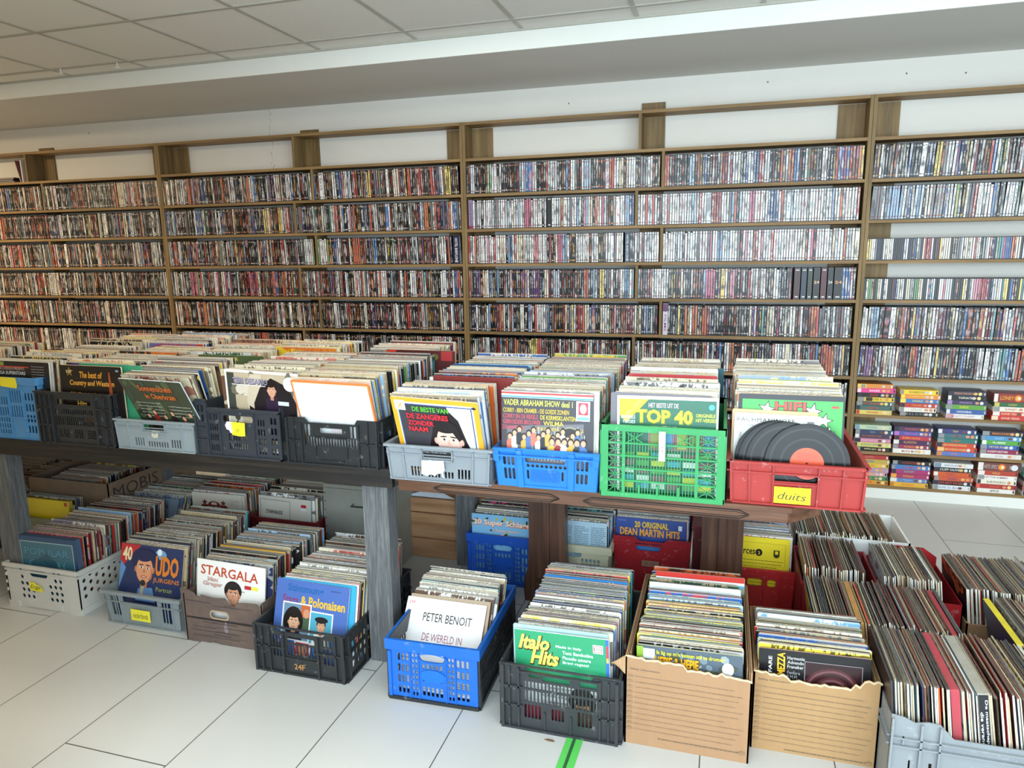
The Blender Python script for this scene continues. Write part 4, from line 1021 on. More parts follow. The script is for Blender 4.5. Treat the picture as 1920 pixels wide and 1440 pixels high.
# green lattice crate built from bars
W, Ht, D = .378, .236, .5
root = thing('plastic_crate', 'green lattice crate with crossed bars on the oak table', 'crate', (-.358+W/2, -2.45+D/2, ZR-.002), 0)
G = H('2f9a58')
def lattice(mb, Wd, T, main=True):
    B = lambda u0, u1, v0, v1, d=.006: mb.box(u0, u1, v0, v1, 0, d, G, 0, T)
    def dg(u0, v0, u1, v1, w=.0022):
        L = math.hypot(u1-u0, v1-v0); nx, ny = -(v1-v0)/L*w/2, (u1-u0)/L*w/2
        mb.prism([(u0-nx, v0-ny), (u1-nx, v1-ny), (u1+nx, v1+ny), (u0+nx, v0+ny)], .001, .005, G, 0, T)
    cols = [(.022, .066), (.076, Wd-.086), (Wd-.076, Wd-.022)]
    rows = [(.015, .052), (.057, .092), (.097, .134), (.139, .175), (.180, .212)]
    B(0, .022, 0, Ht, .011); B(Wd-.022, Wd, 0, Ht, .011); B(.066, .076, .01, Ht-.01, .008); B(Wd-.086, Wd-.076, .01, Ht-.01, .008)
    B(0, Wd, 0, .015, .01); B(0, Wd, Ht-.02, Ht, .01)
    for v in (.052, .092, .134, .175): B(.022, Wd-.022, v, v+.005, .007)
    for a_, b_ in rows:
        for u0, u1 in (cols[0], cols[2]):
            dg(u0, a_, u1, b_); dg(u0, b_, u1, a_); B((u0+u1)/2-.001, (u0+u1)/2+.001, a_, b_, .005); B(u0, u1, (a_+b_)/2-.001, (a_+b_)/2+.001, .005)
    n = 24
    for i in range(1, n):
        u = .076+(Wd-.162)*i/n
        for q, (a_, b_) in enumerate(rows):
            if q == 4 and .115 < u < Wd-.14: continue
            B(u-.0011, u+.0011, a_, b_, .004)
    for u0 in (.08, Wd-.145):
        dg(u0, .180, u0+.05, .212, .003); dg(u0, .212, u0+.05, .180, .003)
    for u in (.118, .175, .24): B(u, u+.006, .01, .045, .012)
fT = Matrix(((1, 0, 0, -W/2), (0, 0, -1, -D/2+.006), (0, 1, 0, 0), (0, 0, 0, 1)))
bT = Matrix(((-1, 0, 0, W/2), (0, 0, 1, D/2-.006), (0, 1, 0, 0), (0, 0, 0, 1)))
rT = Matrix(((0, 0, 1, W/2-.006), (1, 0, 0, -D/2), (0, 1, 0, 0), (0, 0, 0, 1)))
lT = Matrix(((0, 0, -1, -W/2+.006), (-1, 0, 0, D/2), (0, 1, 0, 0), (0, 0, 0, 1)))
for nm, wd, T in (('front_panel', W, fT), ('back_panel', W, bT), ('side_panel', D, rT), ('side_panel', D, lT)):
    mb = MB(); lattice(mb, wd, T); mb.build(nm, 'plastic', root)
mb = MB(); mb.box(-W/2+.006, W/2-.006, -D/2+.006, D/2-.006, .001, .007, G); mb.build('base_panel', 'plastic', root)
root['_W'] = W; root['_D'] = D
a = Art(.012); a.rect(0, 0, .02, .095, 'e8eaec'); a.rect(.018, .02, .02, .09, 'c8ccd0'); a.text('10', .002, .03, .016, '2a2c34', w=.013, shear=.2, rot=.12); on_front(root, a, 'paper_strip', 'white paper strip with a handwritten ten', .002, .181, .13)
# red crate
fr8 = (None, [rrect(.126, .257, .077, .100, .008)])
c = crate('red crate labelled duits holding loose black discs on the oak table', 'crate', .036, .424, -2.425, .55, ZR+.001, .136, 'a8302c', taper=.03, front=fr8, side=(None, []),
          ribs=((0, .388, .1, .105, .009), (0, .388, 0, .006, .01), (0, .388, .128, .136, .01), (.055, .06, 0, .13, .008), (.125, .13, 0, .13, .009), (.254, .259, 0, .13, .009), (.322, .327, 0, .13, .008), (0, .007, 0, .136, .01), (.381, .388, 0, .136, .01), (.13, .255, .068, .073, .006)),
          sribs=((0, .55, .1, .105, .009), (0, .55, 0, .006, .01), (0, .55, .13, .136, .009))+tuple((.06+i*.13, .065+i*.13, 0, .13, .008) for i in range(4)))
note(c, .104, .052, 'duits', .132, .012, .0092, c='f4e018', th=.72, rot=-.03)

# ---- under the black table, second row
def carton(label, x0, x1, y0, D, Ht, hx, front=None, side=(None, []), rz=0.0, z=0, t=.005):
    return crate(label, 'box', x0, x1, y0, D, z, Ht, hx, t=t, mat='card', name='carton', front=front or (None, []), side=side, back=(None, []), rz=rz)
c = carton('pale green patterned box holding a thick yellow album under the black table', -3.47, -3.05, -2.06, .12, .235, '7f8f7c')
a = Art(.0005)
for i in range(7): a.ell(.04+i*.055, .1+.06*(i % 2), .02, .03, ['a8b098', 'b8a890', '5c6c5c'][i % 3], i)
on_front(c, a, 'leaf_print', 'faded leaf print')
c = carton('grey brown carton with large letters on its side under the black table', -3.47, -2.945, -1.925, .62, .395, '6b5a4c')
a = Art(.0006); a.text('MOBIS', .03, .305, .062, '2e2823', w=.3, bold=-.012)
a.build('printed_letters', c, T=Matrix.Translation((.2627, -.31, 0)) @ Matrix.Rotation(PI/2, 4, 'Z'))
carton('low brown box under the golden hits sleeves', -3.0-.0+.06, -2.615, -1.945, .56, .1, 'a88a5c')
crate('dark low crate of records behind the small grey crate', 'crate', -2.60, -2.275, -1.765, .45, 0, .12, '2b2522', front=(None, []), side=(None, []))
fr = (None, [rrect(.13, .25, .175, .205, .01)]+grid(.02, .115, .16, .21, 5, 1, .006, 0, .004)+grid(.265, .36, .16, .21, 5, 1, .006, 0, .004)+grid(.02, .36, .02, .14, 16, 3, .006, .01, .003))
crate('dark red basket of records under the black table', 'crate', -2.245, -1.865, -1.765, .42, 0, .235, '7a1f26', front=fr, side=bk(.42, .22), rim=(.018, .006))
t = thing('flight_case', 'tall grey metal case with a wire handle behind the grey post', 'case', (-1.66, -1.55, 0))
mb = MB(); mb.box(-.185, .185, -.16, .16, 0, .40, W0); mb.build('body', 'metal', t)
mb = MB(); mb.box(-.185, .185, -.16, .16, .402, .42, W0); mb.build('lid', 'metal', t)
mb = MB(); P = [(-.02, -.163, .33), (-.03, -.175, .32), (.06, -.175, .32), (.05, -.163, .33)]
for p, q in zip(P, P[1:]): mb.tube(p, q, .003, H('2a2a28'))
mb.build('wire_handle', 'print', t)
mb = MB()
for i in range(9): mb.tube((-.178, -.1605, .03+i*.043), (-.178, -.1625, .03+i*.043), .003, H('3a3a38'))
mb.build('rivet', 'print', t)
t = thing('wooden_crate', 'raw pine slatted crate beyond the grey post', 'crate', (-1.34, -1.36, 0))
for z0, z1 in ((0, .1), (.106, .235), (.241, .312)):
    mb = MB(); mb.box(-.17, .17, -.15, -.137, z0+.001, z1, W0); mb.box(-.17, .17, .137, .15, z0+.001, z1, W0)
    mb.box(-.17, -.158, -.137, .137, z0+.001, z1, W0); mb.box(.158, .17, -.137, .137, z0+.001, z1, W0)
    mb.build('slat', 'crate_x', t)
for sx in (-.157, .137):
    for sy in (-.136, .116):
        mb = MB(); mb.box(sx, sx+.02, sy, sy+.02, .001, .31, W0); mb.build('corner_post', 'crate_x', t)
mb = MB()
for z_ in (.05, .17, .28):
    for u in (-.15, .15): mb.tube((u, -.1502, z_), (u, -.1515, z_), .003, H('4c3a2c'))
mb.build('nail', 'print', t)
mb = MB(); mb.prism([(-.15, 0), (.12, 0), (.0, .045)], 0, .004, H('c3ced8'), 0, Matrix.Translation((-1.36, -1.49, .3135)) @ Matrix.Rotation(PI/2-.5, 4, 'X'))
tag(mb.build('paper_sheet', 'print'), 'pale blue sheet of paper peeking above the raw pine crate', 'paper')
# ---- under the oak table
fold_crate('darker blue folding crate standing under the oak table', -1.10, -.765, -1.70, .4, 0, .238, '1450b4', '1446a0')
fr = (None, grid(.045, .125, .05, .12, 5, 4, .006, .006, .002)+grid(.2, .285, .04, .16, 5, 6, .006, .006, .002)+[rrect(.11, .2, .165, .195, .012)])
crate('cream plastic basket with small square holes under the oak table', 'basket', -.77, -.443, -1.68, .36, 0, .225, 'd6d2b4', front=fr, side=(None, grid(.03, .33, .04, .15, 14, 6, .007, .006, .002)), rim=(.035, .01), name='plastic_basket', taper=.06)
c = crate('smooth dark red storage box under the oak table', 'box', -.438, -.098, -1.615, .38, 0, .262, '9c1c26', front=([(0, 0), (.34, 0), (.34, .262), (.24, .262), (.225, .245), (.115, .245), (.1, .262), (0, .262)], [[(.095, .235), (.215, .235), (.205, .2), (.105, .2)]]), side=(None, []), back=(None, []), taper=.09, rim=None,
          ribs=((0, .34, .225, .232, .006), (0, .008, 0, .262, .004), (.332, .34, 0, .262, .004)), name='storage_box')
a = Art(.0005); a.rect(0, 0, .075, .028, '8d6a58'); a.text('21 x D', .012, .008, .012, '4c3228'); on_front(c, a, 'tape_label', 'faded beige tape label', .004, .13, .13)
crate('bright red crate with round hand holes under the oak table end', 'crate', -.03, .33, -1.675, .36, 0, .2, 'b42024', front=(None, [rrect(.17, .23, .12, .155, .012), rrect(.25, .285, .12, .155, .012)]), side=(None, []), back=(None, []),
      ribs=((0, .36, .165, .17, .006), (.235, .24, 0, .19, .006), (.3, .305, 0, .19, .006)), rim=(.01, .008), taper=.05)
mb = MB(); mb.box(-.092, -.05, -1.6, -1.27, .0005, .325, H('571a20')); mb.box(-.096, -.046, -1.605, -1.265, .325, .335, H('6a2028'))  # maroon slab added to close the gap beside the dark red box
tag(mb.build('storage_box_slab', 'plastic'), 'maroon plastic tray added as the dark red box side behind the second oak trestle leg', 'slab')
# ---- to the side of the oak table
crate('white carton full of records at the back beside the oak table', 'box', .335, .775, -1.535, .335, 0, .315, 'd9dbda', t=.008, mat='print', name='carton', front=(None, []), side=(None, []), back=(None, []))
crate('deep red crate of records at the side of the oak table', 'crate', .325, .595, -1.905, .345, 0, .27, '8f1d28', front=(None, []), side=(None, []), back=(None, []), rim=(.012, .004), taper=.02)
c = crate('red crate with a blue arched back in the middle of the side rows', 'crate', .60, .865, -1.92, .36, 0, .25, 'a81c24', front=(None, []), side=(None, []), rim=None, back=([(0, 0), (.265, 0), (.265, .25), (.22, .29), (.15, .315), (.05, .315), (0, .28)], []))
crate('brown carton of records in the middle of the side rows', 'box', .87, 1.28, -1.955, .39, 0, .2, '8c6c4c', mat='card', name='carton', t=.005, front=(None, []), side=(None, []), back=(None, []))
crate('dark red low crate of records in front of the deep red crate', 'crate', .33, .865, -2.31, .365, 0, .14, '7c1a24', front=(None, []), side=(None, []), back=(None, []))
crate('purple crate behind the big grey crate', 'crate', .885, 1.42, -2.315, .35, 0, .15, '3c2c84', front=(None, []), side=(None, []), back=(None, []))

# ------------------------------------------------------------------ record sleeves
SL = .312
REC = [('cream', 10), ('white', 13), ('grey', 5), ('black', 22), ('charcoal', 6), ('red', 7), ('maroon', 4), ('orange', 4), ('yellow', 4), ('blue', 6), ('light blue', 5), ('green', 3), ('teal', 3), ('brown', 5), ('navy', 4), ('pink', 2), ('beige', 8), ('purple', 1)]
REC_WARM = [('cream', 34), ('beige', 16), ('white', 10), ('orange', 5), ('red', 6), ('black', 9), ('brown', 6), ('yellow', 4), ('blue', 3), ('green', 2), ('maroon', 3), ('grey', 3)]
REC_OLD_SHADED = [('beige', 12), ('cream', 8), ('brown', 18), ('black', 20), ('grey', 8), ('red', 6), ('maroon', 5), ('white', 8), ('navy', 4), ('teal', 2), ('orange', 3), ('light blue', 2), ('charcoal', 5)]  # old cover tones, darkened to deepen the shade under the black table
REC_COOL = [('white', 18), ('grey', 7), ('light blue', 11), ('blue', 10), ('black', 22), ('cream', 10), ('teal', 4), ('red', 5), ('yellow', 3), ('green', 3), ('pink', 2), ('navy', 4), ('charcoal', 5)]
REC_YEL = [('white', 12), ('yellow', 14), ('cream', 7), ('orange', 10), ('black', 20), ('red', 8), ('brown', 6), ('light blue', 6), ('blue', 4), ('green', 5), ('grey', 6), ('pink', 3), ('teal', 3)]
rec_stuff = MB()
def sleeve_geo(mb, T, t, hx, hx2, edge, seed, S=SL, Sh=None, chamf=False, etop=None):
    Sh = Sh or S; a = S/2
    c1 = H(hx, (seed*.618) % 1); c2 = H(hx2, (seed*.323) % 1); ce = H(edge)
    e = .004
    if chamf: ol = [(-a+e, 0), (a-e, 0), (a, e), (a, Sh-e), (a-e, Sh), (-a+e, Sh), (-a, Sh-e), (-a, e)]
    else: ol = [(-a, 0), (a, 0), (a, Sh), (-a, Sh)]
    n = len(ol)
    vs = [tuple(T @ Vector((x, 0, z))) for x, z in ol]+[tuple(T @ Vector((x, t, z))) for x, z in ol]
    uv = [((x+a)/S, z/Sh) for x, z in ol]
    o = len(mb.v); mb.v.extend(vs); mb.has_uv = True
    mb.f.append([o+i for i in range(n)]); mb.c.append(c1); mb.c2.append(c2); mb.m.append(0); mb.uv.append(uv)
    mb.f.append([o+n+i for i in range(n)][::-1]); mb.c.append(c1); mb.c2.append(c2); mb.m.append(0); mb.uv.append(uv[::-1])
    for i in range(n):
        j = (i+1) % n; mb.f.append([o+i, o+n+i, o+n+j, o+j]); cc = H(etop) if etop and ol[i][1] > Sh-.01 and ol[j][1] > Sh-.01 else ce; mb.c.append(cc); mb.c2.append(cc); mb.m.append(1); mb.uv.append(None)
def TS(x, y, z, yaw=0.0, lean=0.0, roll=0.0):
    return Matrix.Translation((x, y, z)) @ Matrix.Rotation(yaw, 4, 'Z') @ Matrix.Rotation(-lean, 4, 'X') @ Matrix.Rotation(roll, 4, 'Y')
n_ind = 0
def front_sleeve(label, T, t, hx, edge, art=None, S=SL, Sh=None, label_art=None, name='record_sleeve', group='record sleeves facing the front of their crates', back=False):
    global n_ind
    n_ind += 1
    mb = MB(); sleeve_geo(mb, Matrix(), t, hx, hx, edge, .1, S, Sh, True)
    o = mb.build(name, ['print', 'edge'], None, T)
    tag(o, label, 'record sleeve', group)
    if art: art.build('cover_print', o, -S/2, back=(t if back else False), label=label_art)
    return o
def pack(crate_name, p0, length, z=.008, axis='Y', lean0=0.0, lean1=0.0, pal=REC, r=None, indiv=False, pitch=(.0062, .0092), yaw=0.0, dxr=.006, specials=(), dz=.007, roll=0.0, cap=999, edgewhite=.5):
    """sleeves one behind the other; axis Y: facing the shop, axis X: standing across"""
    global n_ind
    s = 0.0; i = 0; base_yaw = yaw+(0 if axis == 'Y' else -PI/2)
    sp = sorted(specials)
    wave = r.uniform(0, 9); cur = None
    while s < length:
        f = s/max(length, .001)
        lean = lean0+(lean1-lean0)*f+r.uniform(-.006, .006)
        t = r.uniform(.0026, .0050)
        if sp and f >= sp[0][0]:
            q = sp.pop(0)
            t = q[5] if len(q) > 5 else t
            off = q[6] if len(q) > 6 else 0
            x, y = (p0[0]+off, p0[1]+s) if axis == 'Y' else (p0[0]+s, p0[1]+off)
            front_sleeve(q[1], TS(x, y, z+q[2], base_yaw, lean, roll), t, q[3], q[4][1], q[4][0], group=None)
            s += t/math.cos(lean)+.003; i += 1; continue
        jx = r.uniform(-dxr, dxr)+.004*math.sin(wave+f*9)
        hz = max(0, .004*math.sin(wave*2+f*14)+r.uniform(0, dz))
        if r.random() < .05: hz += .012
        x, y = (p0[0]+jx, p0[1]+s) if axis == 'Y' else (p0[0]+s, p0[1]+jx)
        nm, hx = pick(r, pal); n2, hx2 = pick(r, REC)
        e = hx if r.random() > edgewhite else r.choice(['e2d8c0', 'd8ccb0', 'ece6d8', 'c8b898', 'f0ece4', 'cfc4ae'])
        etop = None
        if axis == 'X':
            e = r.choice(['f0ece2', 'e8e2d2', 'dcd2ba', 'cfc2a4', 'e4e4e0', '2a2a2c', hx]); etop = r.choice(['6b5f50', '8a7c68', '4c443c', 'a89880', '7c3430', '34343a', '94886f', 'b8ac94', '5c4c3c', '4a5c68', hx, hx])
        elif pal is REC_OLD_SHADED:
            if r.random() < .6: e = r.choice(['6b5f50', '7a6c58', '4c443c', '84785f', '3a3634', '5c3a34', '2e3038'])  # dark edges paint in shade for the packs under the black table
        elif pal is not REC_WARM and r.random() < .3: e = r.choice(['2a2a2e', '3c3630', '5a4c40', '1e2024', '4a2c2c', '2c3a50'])
        elif r.random() < .1: e = r.choice(['3c3630', '5a4c40', '2a2a2e'])
        T = TS(x, y, z+hz+abs(math.sin(roll))*.1, base_yaw+r.uniform(-.01, .01), lean, roll+r.uniform(-.004, .004))
        if indiv and n_ind < 285 and i < cap:
            n_ind += 1
            m1 = MB(); sleeve_geo(m1, Matrix(), t, hx, hx2, e, r.random(), SL, None, True, etop)
            o = m1.build('record_sleeve', ['sleeve', 'edge'], None, T)
            tag(o, '%s record sleeve, %s %s' % (nm, ORD(i+1), crate_name), 'record sleeve', 'record sleeves filling the floor crates')
        else: sleeve_geo(rec_stuff, T, t, hx, hx2, e, r.random(), etop=etop)
        gap = r.uniform(*pitch)-.0045
        s += (t+max(gap, .0008))/math.cos(lean)
        i += 1
    return s
S_ = SL
def A_(bg=None, S=SL):
    a = Art()
    if bg: a.rect(.0005, .0005, S-.0005, S-.0005, bg)
    return a
r = random.Random(77)

# --- sleeves on the black table
a = A_('1b1719'); a.rect(0, .292, .06, .308, '8a9a48'); a.rect(0, .286, .2, .291, 'c8402c'); a.text('ANNA LORENZA PRESENTS', .01, .276, .011, 'd8b8a8', w=.165); a.text('MEGA SUPERSTARS', .01, .256, .014, 'd8dcdc', w=.17, bold=.03)
for i in range(5): a.text('Stanley Songs Revue', .215, .29-.011*i, .005, 'cfc8c0', w=.07)
front_sleeve('black sleeve with pale capital lettering in the pale blue crate', TS(-2.80, -2.425, ZL+.012, -.03, .05), .006, '1b1719', 'e0d4b8', a)
pack('', (-2.80, -2.415), .50, ZL+.01, lean0=.05, lean1=.0, pal=REC_WARM, r=r)
a = A_('17110f'); a.text('The best of', .1, .262, .026, 'd9932c', w=.115, bold=.035, shear=.2, stroke='5a3014'); a.text('Country and Western', .045, .225, .028, 'e0a03c', w=.225, bold=.035, shear=.2, stroke='5a3014')
a.text('20 Original', .04, .18, .024, 'd98c2c', w=.13, bold=.03, shear=.2); a.text('Hits', .07, .145, .022, 'e8b84c', w=.05, bold=.03, shear=.2)
a.star(.05, .285, .022, '8c6a2c'); a.text('2 LP', .034, .28, .011, 'e8dcc0', bold=.02, rot=.1); a.poly([(.24, .16), (.262, .15), (.255, .29), (.248, .29)], 'a04828'); a.ell(.25, .15, .025, .035, 'a8502c')
a.poly([(.09, .08), (.12, .13), (.15, .08)], 'c8782c'); a.ell(.235, .1, .03, .025, 'd8902c'); a.rect(.285, .292, .3, .3, '8890a0')
front_sleeve('black country music sleeve with orange script lettering and a guitar', TS(-2.408, -2.434, ZL+.01, -.009, -.01), .006, '17110f', 'e2d2b0', a)
front_sleeve('plain green topped sleeve just behind the country music sleeve', TS(-2.33, -2.415, ZL+.014, -.01, .0), .005, '3f9a70', '4ca880')
pack('', (-2.405, -2.405), .53, ZL+.01, lean0=.0, lean1=.0, pal=REC_WARM+[('black', 14), ('charcoal', 6)], r=r)
a = A_('39402f')
for i in range(40):
    rr_ = random.Random(i+50); a.ell(rr_.uniform(0, .31), rr_.uniform(0, .31), rr_.uniform(.008, .03), rr_.uniform(.006, .02), rr_.choice(['4c5a3a', '2c3226', '5c6444', '3a4a40']), rr_.uniform(0, 3), n=9)
a.text('Sonnenschein', .085, .262, .028, 'cf6a2c', w=.165, bold=.035, stroke='4c1c10'); a.text('in Oberkrain', .1, .226, .026, 'd0702c', w=.15, bold=.035, stroke='4c1c10')
for i in range(5): a.text('Slavko Avsenik und seine Original', .035, .2-.016*i, .008, 'd8dccc', w=.12)
for i in range(4): a.text('Lustige Musikanten spielen auf', .19, .19-.016*i, .008, 'd8dccc', w=.11)
for i, x in enumerate((.06, .1, .145, .19, .24, .28)): a.person(x, .075+.02*(i % 2), .042, ['2c1c18', 'a02c28', '2a3a28'][i % 3])
front_sleeve('dark green folk band sleeve with orange lettering tipping forward over its crate', TS(-2.035, -2.385, ZL+.012, -.09, -.46), .005, '39402f', 'c8d4dc', a)
pack('', (-2.065, -2.36), .12, ZL+.01, lean0=-.40, lean1=-.06, pal=REC_WARM+[('black', 10), ('yellow', 5)], r=r, edgewhite=.3)
pack('', (-2.08, -2.25), .37, ZL+.01, lean0=-.05, lean1=.0, pal=REC_WARM, r=r)
a = A_('b8a68c'); a.frame(0, 0, .3115, .3115, .008, 'ecebe6'); a.rect(.008, .008, .04, .3, '3c4038')
for i in range(24):
    rr_ = random.Random(i+9); a.ell(rr_.uniform(.02, .29), rr_.uniform(.1, .3), rr_.uniform(.008, .03), rr_.uniform(.01, .03), rr_.choice(['8a8470', 'cfc4b0', '6c6858', '4c463c']), rr_.uniform(0, 3), n=8)
a.poly([(.05, .1), (.1, .12), (.09, .2), (.11, .3), (.16, .3), (.15, .2), (.13, .1)], 'c8b8a0')
a.poly([(.12, .19), (.15, .25), (.2, .29), (.27, .26), (.3, .2), (.3, .05), (.12, .05)], '1c161c'); a.person(.2, .12, .085, '2a1c34', 'c88c70', '1c1210'); a.face(.2, .243, .032, 'd0987c', '1c1210', '9c3c3c'); a.poly([(.1, .18), (.17, .14), (.17, .12), (.1, .16)], '241a20')
a.text('TERI DESARIO', .035, .262, .021, '9c94b4', w=.15, bold=.01, stroke='3c3444'); a.rect(.03, .256, .175, .2585, 'e8e4e0')
a.ell(.278, .272, .026, .027, 'e4e4e0'); a.text('discount', .26, .27, .006, '9a9a9a', w=.035); a.rect(.225, .19, .27, .205, 'c8ccd8')
front_sleeve('white bordered sleeve of a dark haired singer beneath a pale tree', TS(-1.62, -2.43, ZL+.018, -.016, -.06, .03), .006, 'b8a68c', 'ece6d8', a)
pack('', (-1.64, -2.415), .52, ZL+.01, lean0=-.05, lean1=0, pal=REC_WARM, r=r)
a = A_('e8c8a8'); a.frame(0, 0, .3115, .3115, .006, 'd8783c'); 
a.poly(rrect(.008, .304, .002, .302, .018), 'e6e9ea'); a.ell(.155, .12, .035, .03, 'e6dadc')
front_sleeve('blank white inner sleeve in front of an orange sleeve at the table end', TS(-1.30, -2.408, ZL+.012, -.04, -.30, .01), .006, 'd8783c', 'd8884c', a)
pack('', (-1.315, -2.385), .14, ZL+.01, lean0=-.26, lean1=-.1, pal=[('green', 5), ('cream', 12), ('beige', 8), ('white', 6), ('black', 6), ('yellow', 5), ('blue', 5), ('light blue', 4)], r=r)
pack('', (-1.31, -2.25), .37, ZL+.01, lean0=-.09, lean1=0, pal=REC, r=r)
# second row on the black table, standing in a few plain crates
for i, (x, y, L, zz, cc) in enumerate(((-3.42, -2.42, 1.0, .0, '3c6ca0'), (-3.80, -2.42, .9, .004, '2a2c30'), (-2.86, -1.86, .28, .004, '50785a'), (-2.50, -1.85, .33, .016, '2a2a2c'), (-2.14, -1.84, .24, .0, '3a3c40'), (-1.80, -1.84, .22, .008, '6a2c2c'), (-1.33, -1.84, .26, .012, '30343a'))):
    crate(['blue crate at the dim end of the tables', 'black crate at the dim end of the tables', 'green crate in the second row behind the pale blue crate', 'black crate in the second row behind the country music crate', 'charcoal crate in the second row behind the low grey crate', 'dark red crate in the second row of the black table', 'slate crate in the second row at the end of the black table'][i], 'crate', x-.168, x+.168, y-.012, L+.03 if i > 1 else .55, ZL, .15, cc, front=(None, []), side=(None, []), t=.003)
    pack('', (x, y), L if i > 1 else .52, ZL+.008+zz, lean0=.0, lean1=.02, pal=REC_WARM, r=r, dz=.012)
def strip_art(bg, txt, c, h=.018, x=.1, w=None, bold=.03, y=.285):
    a = A_(bg); a.text(txt, x, y, h, c, w=w, bold=bold); return a
a = A_('4c1c1c'); a.poly([(0, .31), (0, .27), (.05, .31)], 'c83c2c'); a.ell(.05, .285, .014, .014, '4a3a54'); a.text('james last', .085, .283, .017, 'e8a03c', w=.1, bold=.04); a.ell(.22, .285, .018, .014, '6a5a2c'); a.rect(.25, .27, .3, .31, 'a02c2c')
front_sleeve('dark maroon orchestra sleeve with orange lower case lettering in the second row', TS(-1.22, -1.905, ZL+.03, 0, .03), .006, '4c1c1c', 'c8a890', a)
front_sleeve('olive green sleeve with gold capitals beside the bordered singer sleeve', TS(-1.95, -2.15, ZL+.028, .02, -.08), .006, '4c5a34', '5c6a40', strip_art('4c5a34', 'JOKER', 'd8c050', .02, .13))
front_sleeve('cream sleeve with small red capitals at the dim end', TS(-2.98, -2.2, ZL+.02, -.25, .2), .006, 'e4dcc4', 'ece0c0', strip_art('e4dcc4', 'HITS', 'b8483c', .014, .15))

# --- sleeves on the oak table
a = A_('e8a82c'); a.poly([(.018, .012), (.018, .296), (.294, .296), (.294, .012)], 'f0ece8'); a.poly([(.022, .012), (.022, .29), (.288, .29), (.288, .012)], '34508c'); a.poly([(.026, .012), (.026, .286), (.284, .286), (.284, .012)], '3c3a40')
a.poly([(.2, .286), (.284, .286), (.284, .01), (.22, .01)], 'dfe2e8'); a.lines(.225, .26, .28, 12, .02, .002, 'b8c0cc', 4)
a.rect(.012, .262, .05, .302, 'ece8dc'); a.text('X', .02, .27, .022, 'c8a850', bold=.03)
a.ell(.296, .29, .008, .005, '30343c')
a.poly([(.115, .0), (.115, .12), (.14, .2), (.17, .262), (.205, .27), (.235, .235), (.255, .15), (.28, .08), (.29, 0)], '1c161a')
a.face(.19, .15, .085, 'e8c0b0', '1c161a', 'b03040', shade='d8a898')
a.poly([(.135, .19), (.15, .235), (.19, .24), (.225, .215), (.238, .16), (.228, .15), (.205, .19), (.16, .205)], '1c161a')
a.text('DE BESTE VAN', .075, .262, .019, '5fc83c', w=.13, bold=.03); a.text('DE ZANGERES', .05, .232, .021, 'd82c3c', w=.15, bold=.045, stroke='601420'); a.text('ZONDER', .05, .205, .02, 'd82c3c', w=.095, bold=.045, stroke='601420'); a.text('NAAM', .05, .18, .02, 'd82c3c', w=.07, bold=.045, stroke='601420')
front_sleeve('yellow bordered sleeve of a black haired singer tipping forward from the grey crate', TS(-.91, -2.408, ZR+.012, -.03, -.38, .03), .006, 'e8a82c', 'd8c8b0', a)
pack('', (-.92, -2.38), .12, ZR+.01, lean0=-.34, lean1=-.12, pal=REC_WARM+[('red', 8), ('green', 3)], r=r)
pack('', (-.875, -2.255), .60, ZR+.01, lean0=-.02, lean1=0, pal=REC_WARM+[('blue', 6), ('light blue', 5)], r=r,
     specials=[(0.0, 'glossy maroon sleeve with a warm stage photo behind the singer sleeve', .012, '7c2c28', (None, '8c3430'), .006, .02), (.3, 'cream sleeve with a faint brown title in the grey crate', .01, 'e8d4ae', (strip_art('e8d4ae', 'Klein Klein Mauseken', '8c5a3c', .013, .05, .16), 'ead8b4')), (.42, 'mid blue sleeve rising from the grey crate', .016, '2f5488', (None, '3a609c')), (.5, 'pale aqua sleeve near the back of the grey crate', .01, '9cc8d8', (None, 'a8d0dc'))])
a = A_('3e3c44'); a.rect(0, .288, .31, .31, 'e0e4ea'); a.rect(0, .3, .31, .307, 'c8403c'); a.rect(0, .289, .31, .294, '4a90c4')
a.poly([(.02, .06), (.02, .19), (.28, .21), (.28, .06)], '6c6a70')
for i in range(34): a.rect(.1+i*.0055, .08, .103+i*.0055, .2-.03*abs(math.sin(i*1.3)), 'a8b0b0' if i % 2 else '5c6264')
a.text('VADER ABRAHAM SHOW deel 1', .008, .262, .02, 'd8d858', w=.235, bold=.02); a.text('CORRY - BEN CRAMER - DE GOEDE ZONEN', .006, .238, .015, 'd8b83c', w=.225, bold=.02); a.text('CORRY EN DE REKELS', .006, .218, .015, 'c84c5c', w=.12, bold=.02); a.text('DE KERMISKLANTEN', .135, .218, .015, 'd8c040', w=.12, bold=.02)
a.text('GEBROEDERS BROUWER', .006, .199, .015, 'c84c5c', w=.13, bold=.02); a.text('WILMA', .145, .199, .015, 'd8c040', bold=.02); a.text('DE MAKKERS', .006, .18, .015, 'c84c5c', w=.075, bold=.02); a.text('JACQUES HERB EN DE RIVALS', .11, .178, .015, 'c8b048', w=.17, bold=.02)
a.rect(.255, .22, .3, .285, 'e8ecf0'); a.rect(.262, .24, .294, .28, 'b83448'); a.ell(.278, .26, .011, .016, 'e8c0b8'); a.rect(.258, .223, .297, .233, '6ca8d0')
a.ell(.235, .15, .045, .05, '8a8878'); a.ell(.235, .15, .04, .044, '2c2a2c'); a.ell(.235, .15, .018, .02, '9a8c60')
for i in range(15): a.person(.03+i*.0165, .105+.012*(i % 3), .034, ['c8705c', 'd8d4c8', '2a2c34', 'c8a04c', '4c6a9c'][i % 5])
for i in range(6): a.person(.175+i*.021, .085, .04, ['c8a84c', '8c2c34', 'ece8e0', 'd0a040', '2c3440', '4870a8'][i])
